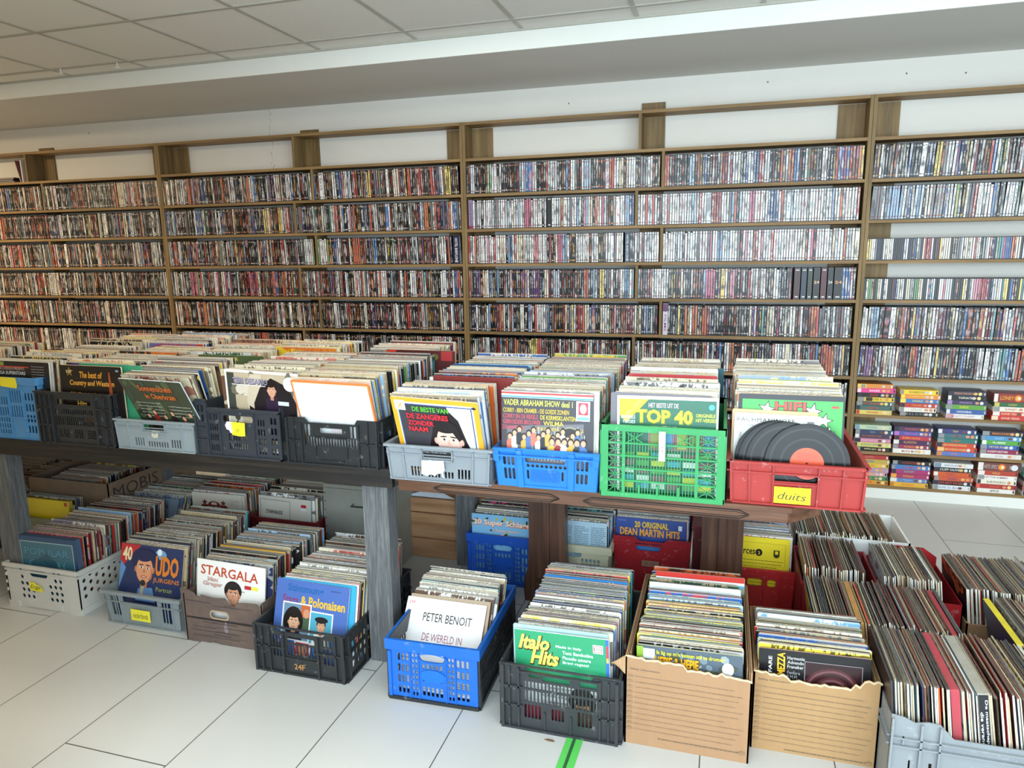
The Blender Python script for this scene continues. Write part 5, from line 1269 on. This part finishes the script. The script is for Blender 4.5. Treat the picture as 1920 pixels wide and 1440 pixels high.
front_sleeve('grey variety show sleeve with yellow lines of names and a small crowd', TS(-.545, -2.432, ZR+.012, -.01, .05, 0), .006, '3e3c44', 'd8ccb4', a)
pack('', (-.54, -2.42), .80, ZR+.01, lean0=.05, lean1=0.0, pal=REC_WARM+[('light blue', 4), ('grey', 6)], r=r,
     specials=[(.27, 'green sleeve with a yellow dot deep in the bright blue crate', .01, '4c8c3c', (strip_art('5a9a48', 'o', 'e8c83c', .012, .25), '58944a')), (.34, 'rust red sleeve deep in the bright blue crate', .01, 'a84830', (None, 'b05038')), (.42, 'powder blue sleeve deep in the bright blue crate', .012, 'a8bcd8', (None, 'b4c4dc'))])
a = A_('f0eee6'); a.rect(.008, 0, .306, .302, '2c6450'); a.poly([(.008, .302), (.008, .25), (.03, .225), (.1, .302)], 'e8d028'); a.text('met echte', .03, .258, .009, '9a8418', w=.04, rot=.8); a.text('NR. 1 HITS', .036, .248, .012, 'd89878', w=.062, rot=.8, bold=.02)
a.text('HET BESTE UIT DE', .1, .276, .015, 'd8b8c0', w=.092, bold=.025); a.text('TOP 40', .06, .226, .044, 'e8e02c', w=.175, bold=.06, stroke='5c7a20'); a.text('VAN HET JAAR', .108, .205, .013, 'e0c8cc', w=.08, bold=.025)
a.text('ORIGINELE', .245, .25, .011, 'd8dc3c', w=.058, bold=.02); a.text('HIT-VERSIES', .245, .235, .011, 'd8dc3c', w=.062, bold=.02); a.text('ORIGINELE', .012, .238, .011, 'd4e4dc', w=.046, bold=.02); a.text('VERSIES', .018, .223, .011, 'd4e4dc', w=.04, bold=.02)
for i in range(5): a.frame(.1+i*.042, .14, .138+i*.042, .2, .003, 'c8688c'); a.rect(.105+i*.042, .145, .133+i*.042, .195, ['7c8c48', '4c88a8', 'c8b858'][i % 3])
for j in range(5):
    for i in range(6): a.rect(.015+i*.048, .012+j*.025, .055+i*.048, .03+j*.025, ['c8c84c', '54a0b8', 'd0d8d4', '8c5c6c', '5c9c5c'][(i+j) % 5])
a.ell(.292, .283, .009, .009, '48b8d8')
front_sleeve('dark green sleeve with a large yellow chart number in the green lattice crate', TS(-.155, -2.425, ZR+.012, -.02, .03, -.015), .006, 'f0eee6', 'cfc6c0', a)
front_sleeve('grey plastic wrapped sleeve edge behind the dark green chart sleeve', TS(-.18, -2.418, ZR+.018, 0, .03), .006, '6c6870', '8c8890')
pack('', (-.168, -2.41), .80, ZR+.01, lean0=.03, lean1=0.0, pal=REC_WARM+[('white', 10), ('red', 4)], r=r,
     specials=[(.42, 'salmon red sleeve deep in the green lattice crate', .012, 'c8484c', (None, 'd05858')), (.55, 'plain white sleeve rising highest in the green lattice crate', .02, 'e8e6e0', (None, 'f0eee8')), (.66, 'dark teal sleeve sticking out beyond the green lattice crate', .008, '245a68', (None, '2c6474'), .007, .022)])
a = A_('1c1e22'); a.rect(.012, 0, .306, .296, '3fa64c')
for x, y, q in ((.085, .265, .03), (.22, .262, .032), (.052, .24, .026), (.255, .235, .027), (.268, .2, .021), (.03, .2, .02), (.28, .17, .016)):
    a.star(x, y, q, '1c2420', .2); a.star(x, y, q*.78, 'f0f4ee', .2)
a.text('HIFI', .11, .264, .027, 'e04838', w=.09, bold=.035, stroke='401814'); a.text('STEREO', .075, .23, .028, 'e0603c', w=.16, bold=.035, stroke='401814'); a.rect(.275, .275, .295, .282, 'c83c38')
front_sleeve('green sleeve with white stars and red block lettering in the red crate', TS(.215, -2.328, ZR+.012, -.02, .08, -.01), .006, '1c1e22', 'b8b4ac', a)
S10 = .253
a = Art(); a.rect(.0005, .0005, S10-.0005, S10-.0005, 'e6e6e2'); a.text('RACHMANINOFF', .008, .226, .013, '2c2c30', w=.17, space=1.2); a.text('Pianoconcert', .008, .212, .007, '6c6c70', w=.05); a.rect(.215, .222, .235, .235, '8c8c90'); a.rect(.012, .1, .028, .2, 'd8d8d6'); a.text('COLLECTION', .024, .11, .008, '3c3c40', w=.08, rot=PI/2)
front_sleeve('small white classical sleeve with black capitals behind the loose discs', TS(.172, -2.352, ZR+.013, -.03, .1), .005, 'e6e6e2', 'd8b880', a, S=S10)
front_sleeve('small tan backed sleeve just behind the small white classical sleeve', TS(.165, -2.343, ZR+.014, -.03, .095), .004, 'd0a878', 'd8b080', None, S=S10, Sh=.262)
pack('', (.208, -2.315), .72, ZR+.01, lean0=.08, lean1=0.0, pal=REC_WARM+[('white', 14), ('cream', 20)], r=r,
     specials=[(.24, 'white sleeve with a blue corner deep in the red crate', .006, 'e0e4e0', (strip_art('e4e4de', 'E', '3468a8', .02, .01), 'e8e8e0')), (.33, 'lime green topped sleeve deep in the red crate', .006, 'c0d070', (None, 'c8d680')), (.43, 'orange red sleeve deep in the red crate', .006, 'd05c30', (None, 'd8683c'))])
# loose 10-inch discs
def disc(x, y, z, lean, yaw, lab, hx, R=.122):
    T = TS(x, y, z, yaw, lean)
    n = 72; mb = MB(); prof = [(R, .0), (R-.001, -.0008), (R-.006, -.0006), (.052, -.0006), (.050, -.0009), (.004, -.0009)]
    vs = []; fs = []
    full = prof+[(p, -q) for p, q in reversed(prof)][1:] if False else prof+[(.004, .0009), (.050, .0009), (.052, .0006), (R-.006, .0006), (R-.001, .0008)]
    k = len(full)
    for i in range(n):
        a_ = 2*PI*i/n
        for p, q in full: vs.append((p*math.cos(a_), q, p*math.sin(a_)))
    for i in range(n):
        for j in range(k):
            fs.append((i*k+j, ((i+1) % n)*k+j, ((i+1) % n)*k+(j+1) % k, i*k+(j+1) % k))
    mb.raw(vs, fs, H('101012')); o = mb.build('vinyl_disc', 'vinyl', None, T)
    tag(o, lab, 'vinyl disc', 'loose discs in the red crate')
    a = Art(.001); rr = .0485
    ring = [(rr*math.cos(2*PI*i/40), rr*math.sin(2*PI*i/40)) for i in range(40)]
    a.poly(ring, hx)
    a.lines(-.03, .03, .03, 7, .0035, .0009, '8c2c18', 2); a.text('STEREO', -.042, -.004, .0035, '7c2814', w=.013); a.text('DG 34', .026, -.01, .0035, '7c2814', w=.012)
    a.ell(0, 0, .0038, .0038, '141414'); a.poly([(-.028, -.026), (.028, -.026), (.02, -.036), (-.02, -.036)], 'e8e0d0'); a.text('OPUS 3', -.018, -.033, .006, '3c2c24', w=.036, bold=.02)
    a.build('disc_label', o, 0)
disc(.26, -2.392, ZR+.13, .12, 0, 'loose black disc with an orange label leaning frontmost in the red crate', 'd8502c')
disc(.205, -2.382, ZR+.131, .11, 0, 'loose black disc leaning directly behind the frontmost disc', 'd8502c')
disc(.183, -2.375, ZR+.131, .10, 0, 'loose black disc leaning third in the red crate', '2c2c30')
disc(.172, -2.368, ZR+.131, .09, 0, 'loose black disc leaning last against the small white classical sleeve', '2c2c30')

# --- sleeves in the floor crates, front row
a = A_('2b4a6c'); a.rect(.008, .0, .295, .29, '9cb0b0'); a.rect(.012, .0, .291, .286, '3c6a7c')
a.text('POPULAR', .03, .225, .035, '4c88a0', w=.24, bold=.03, stroke='24485c'); a.text('COUNTRY', .05, .17, .035, '5a94a4', w=.2, bold=.03, stroke='24485c')
a.poly([(.03, .1), (.08, .2), (.15, .24), (.2, .2), (.22, .1)], '2a5468'); a.ell(.1, .15, .05, .06, '305c70')
front_sleeve('thick blue green boxed album at the front of the white pierced crate', TS(-2.79, -2.415, .012, .03, .0), .028, '2b4a6c', '34587c', a)
pack('', (-2.79, -2.378), .46, .01, lean0=.02, lean1=.12, pal=REC_OLD_SHADED+[('navy', 6), ('red', 5)], r=r, edgewhite=.35)
a = A_('27345c'); a.poly([(.0, .311), (.10, .311), (.0, .2)], 'b82c34'); a.text('40', .01, .24, .06, 'e6d8a8', w=.048, bold=.05); a.poly([(.0, .24), (.03, .21), (.0, .12)], '5c8cc0')
a.ell(.2, .28, .03, .02, '6c9cc4'); a.ell(.195, .29, .012, .014, 'e0e8ec')
a.ell(.125, .25, .07, .055, '20284c'); a.face(.125, .215, .08, 'dc9870', '20284c', 'b0402c', shade='b8704e'); a.ell(.125, .275, .05, .02, '20284c')
a.poly([(.09, .08), (.1, .13), (.17, .14), (.19, .08)], '5c84b4'); a.poly([(.105, .1), (.118, .15), (.13, .147), (.125, .095)], 'a8a490'); a.ell(.122, .155, .013, .013, '2c2a2c')
a.text('UDO', .18, .192, .085, 'd87c2c', w=.115, bold=.07); a.text('JURGENS', .172, .16, .024, 'd07c40', w=.13, bold=.03); a.text('Portrait', .19, .128, .018, 'a8a858', w=.08, bold=.01)
front_sleeve('navy portrait sleeve with orange lettering in the small grey crate', TS(-2.28, -2.425, .012, .03, .22, .02), .006, '27345c', 'c8b898', a)
pack('', (-2.275, -2.405), .46, .01, lean0=.2, lean1=.1, pal=REC_OLD_SHADED+[('yellow', 5), ('teal', 3)], r=r, edgewhite=.35)
a = A_('e6e2dc'); a.text('STARGALA', .018, .252, .04, 'b8442c', w=.262, bold=.03, rot=-.03, stroke='e6e2dc'); a.rect(.2, .2, .222, .204, '9a9890')
a.text('Max', .05, .228, .016, 'd8b8b0', w=.05, bold=.04, stroke='7c2c30'); a.text('Greger', .028, .205, .02, 'd8b8b0', w=.09, bold=.04, stroke='7c2c30')
a.rect(.22, .215, .25, .23, 'b82c30'); a.rect(.253, .215, .28, .23, 'e8dc4c')
a.ell(.168, .2, .04, .04, '221e1e'); a.face(.17, .185, .052, 'cf9474', '221e1e', '8c4c40', shade='b07558'); a.poly([(.12, .0), (.13, .04), (.21, .04), (.23, 0)], 'c8ccd4')
front_sleeve('white sleeve of a dark haired man with red capitals in the dark carton', TS(-1.845, -2.458, .012, .03, .11, .04), .006, 'e6e2dc', 'd8ccb8', a)
pack('', (-1.825, -2.435), .41, .01, lean0=.12, lean1=.05, pal=REC_OLD_SHADED+[('black', 8), ('light blue', 3)], r=r, specials=[(.25, 'yellow orange sleeve skewed in the dark carton', .012, 'd8a43c', (None, 'e0b44c'))], edgewhite=.4)
a = A_('4a68ac'); a.text('Stimmung', .05, .262, .036, '1f5c9c', w=.155, bold=.05); a.text('Stars', .03, .222, .034, '7c3c70', w=.07, bold=.05); a.text('& Polonaisen', .11, .222, .036, 'e0b02c', w=.19, bold=.05); a.lines(.235, .29, .28, 1, .01, .003, '2c3c6c', 3)
zz = len(a.mb.v); a.rect(.035, .06, .16, .2, 'e8e8e8'); a.rect(.04, .065, .155, .195, '6a88a0'); a.rect(.115, .15, .155, .195, 'b86038'); a.rect(.115, .1, .155, .15, '485c48'); a.ell(.085, .13, .043, .055, '1c1816'); a.face(.088, .128, .042, 'd8a884', '1c1816'); a.poly([(.045, .065), (.06, .09), (.12, .09), (.13, .065)], '2a2c38'); a.ell(.14, .165, .013, .017, 'c88c6c')
a.rect(.155, .055, .255, .18, 'e8e8e8'); a.rect(.16, .06, .25, .175, '4ea0b8'); a.poly([(.17, .06), (.18, .1), (.235, .1), (.245, .06)], 'e8e8e0'); a.face(.207, .128, .03, 'd8a07c', '3c2c20'); a.ell(.207, .152, .028, .011, '1c1c22'); a.poly([(.19, .085), (.21, .075), (.225, .085), (.21, .06)], '1c2430')
a.rect(.1, .01, .17, .062, 'e8e8e8'); a.rect(.105, .013, .165, .058, 'b8404c'); a.ell(.135, .03, .02, .02, 'b87858'); a.rect(0, .0, .035, .05, '6c6c74')
a.mb.v = a.mb.v[:zz]+[(x_, y_, z_+.03) for x_, y_, z_ in a.mb.v[zz:]]
front_sleeve('blue party sleeve with two portrait photos in the black slatted crate', TS(-1.44, -2.552, .01, -.03, .26, .01), .006, '4a68ac', 'c8d0d8', a)
front_sleeve('cyan sleeve peeking out just behind the blue party sleeve', TS(-1.415, -2.54, .012, 0, .25), .005, '38a0cc', '48b0d8')
pack('', (-1.415, -2.528), .44, .01, lean0=.24, lean1=.12, pal=REC, r=r, edgewhite=.45)
a = A_('eeecec'); a.text('PETER BENOIT', .075, .232, .03, '2a2826', w=.19, bold=.01); a.text('DE WERELD IN', .085, .165, .026, 'a8586c', w=.155); a.text('OORLOG VREDE', .13, .15, .005, 'b8a0a8', w=.05); a.text('JTF', .01, .285, .012, 'd8485c', w=.024, bold=.03); a.lines(.02, .1, .09, 1, .01, .003, '4c4a50', 4)
for i in range(5): a.lines(.015+i*.06, .085, .06+i*.06, 12, .007, .003, 'a4a2a8', i+2)
front_sleeve('white classical sleeve with gothic capitals lying back in the bright blue crate', TS(-.932, -2.572, .012, -.04, .62, -.02), .006, 'eeecec', 'a03c54', a)
front_sleeve('tan sleeve with maroon capitals just behind the gothic lettered sleeve', TS(-.918, -2.548, .012, -.02, .57, -.02), .006, 'a8947c', '8c3048', strip_art('a8947c', 'CESAR FRANCK', '7c2c3c', .02, .05, .2, y=.28))
pack('in the bright blue crate', (-.915, -2.525), .20, .01, lean0=.56, lean1=.38, pal=[('black', 10), ('navy', 6), ('teal', 4), ('cream', 6), ('maroon', 4), ('white', 6), ('brown', 4), ('beige', 5), ('blue', 3)], r=r, indiv=True, pitch=(.007, .0095), edgewhite=.4)
a = A_('e0e4e2'); a.rect(0, .14, .3, .311, '2f9668'); a.rect(.3, .0, .311, .311, '3a6cb8'); a.rect(.302, .25, .309, .29, 'd8483c'); a.rect(.302, .235, .309, .25, 'e8c83c')
a.text('Italo', .012, .248, .05, 'f0e064', w=.105, bold=.06, shear=.3, stroke='3c3418'); a.text('Hits', .05, .2, .05, 'f0e064', w=.098, bold=.06, shear=.3, stroke='3c3418')
for i, s in enumerate(('Made in Italy', 'Tanz Bambolina', 'Piccolo amore', 'Bravi ragazzi')): a.text(s, .138 if i == 0 else .16, .262-i*.017, .0115, 'dcece4', w=[.085, .1, .092, .085][i], bold=.03)
a.rect(.26, .262, .292, .29, 'ece8e8'); a.frame(.262, .265, .29, .287, .002, 'c84850'); a.text('EUROPA', .264, .271, .01, '282428', w=.024, bold=.02)
a.text('Maria primavera', .1, .12, .012, '4c4c4c', w=.1); a.text('Sotto la pioggia', .08, .09, .014, '2c2c2c', w=.11); a.text('signora', .11, .07, .012, '2c2c2c', w=.06); a.ell(.22, .09, .045, .05, '2a2624'); a.face(.22, .06, .05, 'c8926c', '2a2624')
a.rect(.0, .0, .15, .06, '7c2434'); a.rect(.15, 0, .3, .06, '4c3c34')
front_sleeve('green Italian hits sleeve with puffy yellow lettering in the tall slatted crate', TS(-.442, -2.626, .014, -.06, .05, -.05), .006, 'e0e4e2', 'd8e0e0', a)
front_sleeve('pale aqua sleeve just behind the green Italian hits sleeve', TS(-.455, -2.612, .022, -.03, .06, -.03), .005, 'a8c8cc', 'b8d4d8')
pack('in the tall slatted crate', (-.445, -2.60), .48, .012, lean0=.06, lean1=.12, pal=REC_COOL, r=r, indiv=True, edgewhite=.4, roll=-.01, specials=[(.72, 'strong blue sleeve with a yellow corner tag in the tall slatted crate', .012, '2c74b0', (strip_art('2c74b0', 'v', 'e8c83c', .02, .24), '2c7cc0'))])
a = A_('54606c')
for i in range(60):
    rr_ = random.Random(i+200); a.ell(rr_.uniform(.03, .3), rr_.uniform(.15, .3), rr_.uniform(.006, .016), rr_.uniform(.005, .014), rr_.choice(['74848c', '3c4650', '94a0a4', '4c5440']), rr_.uniform(0, 3), n=7)
a.rect(0, .27, .02, .31, '8cae3c'); a.rect(.02, .27, .055, .305, 'd0d4d8'); a.text("Ik lig op m'n kussen stil te dromen", .06, .285, .017, 'd8d838', w=.2, bold=.03); a.text('HEPIE & HEPIE', .055, .25, .032, 'e0a828', w=.13, bold=.06, stroke='6c4414'); a.ell(.27, .265, .017, .022, 'dcdee0')
front_sleeve('dark floral sleeve with yellow song title in the taller torn carton', TS(-.052, -2.602, .018, -.012, -.02, -.03), .006, '54606c', 'd8d8b0', a)
a1 = A_('dfe2e4'); a1.text('MAXI SINGLE 45 RPM', .12, .285, .008, '9ca0a8', w=.09); a1.text('SPECIAL RE-MIX BY BEN LIEBRAND', .09, .272, .008, '9ca0a8', w=.14)
a2 = A_('8c9080'); a2.rect(0, .292, .31, .311, 'cc3c34'); a2.rect(0, .282, .31, .292, 'e8e8e8'); a2.rect(0, .274, .31, .282, '58a8c8'); a2.text('linda', .08, .245, .026, 'd8c83c', w=.09, bold=.03)
pack('in the taller torn carton', (-.055, -2.585), .50, .012, lean0=0.0, lean1=.06, pal=REC_YEL, r=r, indiv=True, edgewhite=.35, roll=-.02,
     specials=[(.70, 'white remix single sleeve with small grey print in the taller carton', .028, 'dfe2e4', (a1, 'e4e6e8')), (.86, 'striped red and blue topped sleeve with yellow letters in the taller carton', .036, '8c9080', (a2, 'c84438'), .006, .015)])
a = A_('18181b'); a.rect(.02, .04, .03, .28, '17171a'); a.text('INTERMEZZA', .075, .17, .022, 'e8b42c', w=.135, bold=.05, rot=PI/2, stroke='18181b'); a.text('FANFARE', .038, .19, .01, 'dcdcdc', w=.1, rot=PI/2, bold=.03)
for i, s in enumerate(('Harmonie', 'Advendo', 'Franeker')): a.text(s, .082, .285-i*.014, .0105, 'dcdcdc', w=[.048, .046, .046][i])
a.text('Fanfare', .082, .238, .0105, '9c9c9c', w=.036); a.text('E.M.M.', .082, .224, .0105, '9c9c9c', w=.03)
a.rect(.13, .12, .29, .285, '8c8488'); a.rect(.132, .122, .288, .283, '2c1418')
for i in range(9): a.ell(.205, .2, .078-.007*i, .07-.007*i, ['4a2428', '6a4448', '3c1c20', '2c1216'][i % 4], .3, n=26)
a.rect(.1, .1, .132, .3, '18181b') if False else None
front_sleeve('black brass band sleeve with yellow upright lettering and a maroon swirl', TS(.308, -2.53, .015, .004, .02, -.027), .006, '18181b', 'b8948c', a)
pack('in the torn carton beside the big grey crate', (.302, -2.512), .22, .012, lean0=.02, lean1=.1, pal=REC_YEL+[('grey', 6), ('light blue', 5)], r=r, indiv=True, edgewhite=.4, roll=-.01)

# --- records standing across, side rows
a = A_('2a1c20'); a.text('Johan Strauss', .11, .19, .026, 'c8bcb0', w=.16, shear=.4, bold=-.01); a.text('Die schone', .14, .155, .022, 'c8bcb0', w=.13, shear=.4, bold=-.01); a.ell(.1, .2, .05, .05, '3c2a2e')
front_sleeve('dark brown sleeve with pale script, first across in the big grey crate', TS(.512, -2.485, .03, -PI/2, -.10), .006, '2a1c20', '2a2630', a)
a3 = Art()
pack('across in the big grey crate', (.525, -2.485), .46, .03, axis='X', lean0=-.10, lean1=-.2, pal=REC_OLD_SHADED+[('white', 8)], r=r, indiv=True, cap=70, edgewhite=.6, pitch=(.0065, .0098), specials=[(.31, 'thick crimson boxed album across in the big grey crate', .0, 'a02c34', (None, 'b8384a'), .022), (.45, 'thick grey boxed album with a black lettered spine', .0, 'a8a69c', (None, 'a8a69c'), .026)])
for o in list(col.objects):
    if o.get('label') == 'thick grey boxed album with a black lettered spine':
        a = Art(.0003); a.rect(.001, .002, .025, SL-.002, '1e2026'); a.text('De maatschappij', .0145, .295, .0085, 'e4e4e4', w=.15, rot=-PI/2, bold=.02); a.text('die verandert', .004, .26, .008, 'e4e4e4', w=.13, rot=-PI/2, bold=.02)
        a.build('spine_print', o, T=Matrix.Translation((SL/2, 0, 0)) @ Matrix.Rotation(PI/2, 4, 'Z'))
pack('across in the low dark red crate', (.365, -2.13), .44, .012, axis='X', lean0=-.14, lean1=-.16, pal=REC_OLD_SHADED+[('white', 8)], r=r, indiv=True, cap=90, edgewhite=.55, specials=[(.3, 'tan boxed album across in the low dark red crate', .0, 'a87c48', (None, 'c08c4c'), .018), (.93, 'red boxed album near the far end of the low dark red crate', .0, 'a02c34', (None, 'b02c3c'), .014)])
pack('', (.36, -1.735), .20, .012, axis='X', lean0=-.08, lean1=-.05, pal=REC_OLD_SHADED, r=r, edgewhite=.6)
pack('', (.635, -1.745), .20, .012, axis='X', lean0=-.1, lean1=-.12, pal=REC_OLD_SHADED, r=r, edgewhite=.6)
pack('', (.90, -1.78), .36, .012, axis='X', lean0=-.12, lean1=-.2, pal=REC_OLD_SHADED, r=r, edgewhite=.6)
pack('', (.36, -1.37), .39, .012, axis='X', lean0=-.1, lean1=-.12, pal=REC_OLD_SHADED+[('beige', 20)], r=r, edgewhite=.3)
a = A_('2b3a5a'); a.ell(.11, .14, .07, .06, '3a4866'); a.ell(.11, .13, .045, .05, '8c7868'); 
for i, ch in enumerate('oorspronge'): 
    t_ = 2.6-i*.27; a.text(ch, .12+.085*math.cos(t_), .12+.085*math.sin(t_), .018, '141a2c', rot=t_-PI/2, bold=.02)
front_sleeve('big navy boxed album with a bright yellow spine standing across', TS(.968, -2.14, .012, -PI/2, -.22), .018, '2b3a5a', 'e6d42c', a, group=None)
pack('', (.998, -2.14), .38, .012, axis='X', lean0=-.2, lean1=-.22, pal=REC_OLD_SHADED, r=r, edgewhite=.7)

# --- records under the tables, second row
a = A_('e0c820'); a.rect(.28, .285, .3, .305, 'c83c30')
front_sleeve('thick yellow album at the front of the patterned box', TS(-3.25, -2.04, .012, .0, .05), .02, 'c8b030', 'd8c040', a)
pack('', (-3.25, -2.012), .05, .01, lean0=.05, lean1=.05, pal=REC_OLD_SHADED, r=r)
pack('', (-3.21, -1.895), .56, .075, lean0=.05, lean1=.1, pal=REC_OLD_SHADED, r=r)
for x, y, L in ((-3.62, -2.0, .6), (-3.98, -2.0, .6), (-4.35, -2.0, .6)): pack('', (x, y), L, .01, lean0=.05, lean1=.1, pal=REC_OLD_SHADED, r=r)
a = A_('7c8a9c'); a.text('24 Golden Hits', .02, .262, .026, '3c4450', w=.24, bold=.04); a.lines(.05, .22, .25, 9, .02, .004, '566272', 6)
front_sleeve('slate blue hits sleeve slumped back behind the low white pierced crate', TS(-2.79, -1.925, .012, .03, .42), .006, '7c8a9c', 'a8a8a0', a)
pack('', (-2.785, -1.89), .36, .01, lean0=.42, lean1=.42, pal=REC_OLD_SHADED, r=r)
a = A_('dcd6c8'); a.ell(.13, .25, .035, .02, '7c2c28'); a.ell(.13, .255, .018, .01, 'dcd6c8'); a.star(.075, .262, .018, '7c2c28'); a.star(.185, .262, .018, '7c2c28'); a.poly([(.04, .225), (.06, .25), (.2, .25), (.225, .225), (.13, .215)], '7c2c28'); a.text('RONDO', .09, .228, .014, 'dcd6c8', w=.08, bold=.03); a.lines(.22, .28, .28, 4, .008, .002, '9a948c', 4); a.rect(.296, 0, .3, .311, 'b8b2a4')
front_sleeve('off white sleeve with a dark red crest in the low dark crate', TS(-2.445, -1.735, .012, .03, .0), .006, 'dcd6c8', 'c8c0ac', a)
pack('', (-2.45, -1.72), .38, .01, lean0=.0, lean1=.05, pal=REC_OLD_SHADED, r=r)
a = A_('d6d2c6'); a.frame(.01, .15, .19, .295, .002, '3c3c3c'); a.text('STARPARADE', .045, .222, .02, '1c1c1c', w=.1, bold=.04); a.rect(.255, .27, .285, .285, 'b82c34'); a.rect(.255, .255, .285, .268, 'e8e8e8'); a.lines(.2, .2, .25, 2, .01, .002, '6c6c6c', 2)
front_sleeve('off white parade sleeve with bold black capitals in the dark red basket', TS(-2.078, -1.725, .012, -.05, .08), .006, 'd6d2c6', 'c8c4b4', a)
pack('', (-2.065, -1.705), .32, .01, lean0=.06, lean1=.05, pal=REC_OLD_SHADED+[('white', 6)], r=r)
a = A_('7cb4d8')
for i in range(26):
    rr_ = random.Random(i+31); a.ell(rr_.uniform(0, .3), rr_.choice([rr_.uniform(.27, .31), rr_.uniform(.17, .24)]), .012, .005, rr_.choice(['3c4c2c', 'b8b050', '2c3a24']), rr_.uniform(0, 3), n=7)
a.text('20 Super Schlager', .01, .255, .034, 'e8d8c8', w=.29, bold=.05, stroke='c8603c'); a.text('in Super Stereo', .1, .232, .013, 'e8d8c8', w=.13, bold=.03, stroke='c8603c'); a.text('2', .14, .19, .034, 'e8d8d0', bold=.04, stroke='c8603c')
front_sleeve('sky blue hits sleeve with curly orange lettering in the darker blue crate', TS(-.935, -1.675, .012, 0, .02), .006, '7cb4d8', 'c8c8b8', a)
pack('', (-.93, -1.66), .32, .01, lean0=.02, lean1=.04, pal=REC_COOL, r=r)
a = A_('a8c4d4'); a.rect(0, .0, .06, .31, 'a0bccc')
for i in range(3): a.lines(.09+i*.075, .285, .155+i*.075, 18, .0085, .003, '5c7488', i+20)
front_sleeve('pale blue back cover with track lists in the cream basket', TS(-.617, -1.655, .012, 0, .03), .006, 'a8c4d4', 'd8d8d0', a)
pack('', (-.612, -1.64), .28, .01, lean0=.03, lean1=.04, pal=REC_COOL+[('white', 20)], r=r)
a = A_('1f3f8c'); a.text('20 ORIGINAL', .085, .27, .028, 'e0bc34', w=.15, bold=.04, stroke='8c5014'); a.text('DEAN MARTIN HITS', .02, .232, .034, 'e0a040', w=.265, bold=.04, stroke='8c4414'); a.rect(.278, .27, .294, .292, 'd8dce4'); a.lines(.01, .296, .05, 1, .01, .003, '6c84b4', 3); a.rect(.02, .08, .28, .19, '3c70b0')
front_sleeve('royal blue hits sleeve with golden lettering in the smooth dark red box', TS(-.278, -1.59, .018, .0, .12), .006, '1f3f8c', 'd8d8d4', a)
pack('', (-.275, -1.572), .30, .016, lean0=.1, lean1=.04, pal=REC_COOL+[('white', 24)], r=r)
a = A_('e4cc2c'); a.text('sources', .085, .235, .022, '1c1c1c', w=.09, bold=.03); a.ell(.19, .246, .014, .016, '1c1c1c'); a.text('2', .186, .238, .014, 'e4cc2c', bold=.02); a.rect(.248, .24, .272, .262, '3c3818'); a.ell(.26, .24, .012, .012, '3c3818'); a.rect(.254, .244, .266, .258, 'e4cc2c')
for i in range(9): a.lines(.06, .21-i*.014, .29, 1, .01, .003, '7c7428', i+2)
a.frame(.06, .19, .295, .29, .0012, 'a89c28')
front_sleeve('yellow sleeve with a black two and line print in the bright red crate', TS(.148, -1.645, .012, 0, .02), .006, 'e4cc2c', 'd8cc70', a)
pack('', (.15, -1.628), .30, .01, lean0=.02, lean1=.04, pal=REC_COOL+[('white', 20)], r=r)
o = rec_stuff.build('record_sleeves', ['sleeve', 'edge'])
tag(o, 'tightly packed record sleeves filling the crates and cartons behind the front ones', 'record sleeves', None, 'stuff')

for i, (x, y) in enumerate(((-3.99, -.93), (-3.56, -.925))):
    mb = MB(); mb.tube((x, y, ZC-.006), (x, y, ZC-.03), .004, H('ecece8')); mb.box(x-.012, x+.012, y-.006, y+.006, ZC-.036, ZC-.03, H('ecece8'))
    tag(mb.build('ceiling_hook', 'plastic'), ['small white hook on the ceiling grid near the dim end', 'small white hook on the ceiling grid, second from the dim end'][i], 'hook', 'ceiling hooks')
# ------------------------------------------------------------------ small things on the floor
mb = MB(); T = Matrix.Translation((-.402, -2.76, .0006)) @ Matrix.Rotation(-.03, 4, 'Z')
mb.box(-.026, .026, -.14, .14, 0, .0008, H('58c058'), 0, T); mb.box(-.006, .004, -.14, .14, .0008, .0011, H('2c5a34'), 0, T)
tag(mb.build('floor_tape', 'print'), 'strip of green tape stuck to the floor before the tall slatted crate', 'tape')
mb = MB(); mb.prism([(-.016, 0), (-.004, .006), (.014, .004), (.018, -.003), (.0, -.004)], 0, .002, H('7a5c40'), 0, Matrix.Translation((-.476, -2.69, .0005)))
tag(mb.build('leaf_scrap', 'print'), 'tiny brown leaf scrap on the white floor beside the green tape', 'leaf')
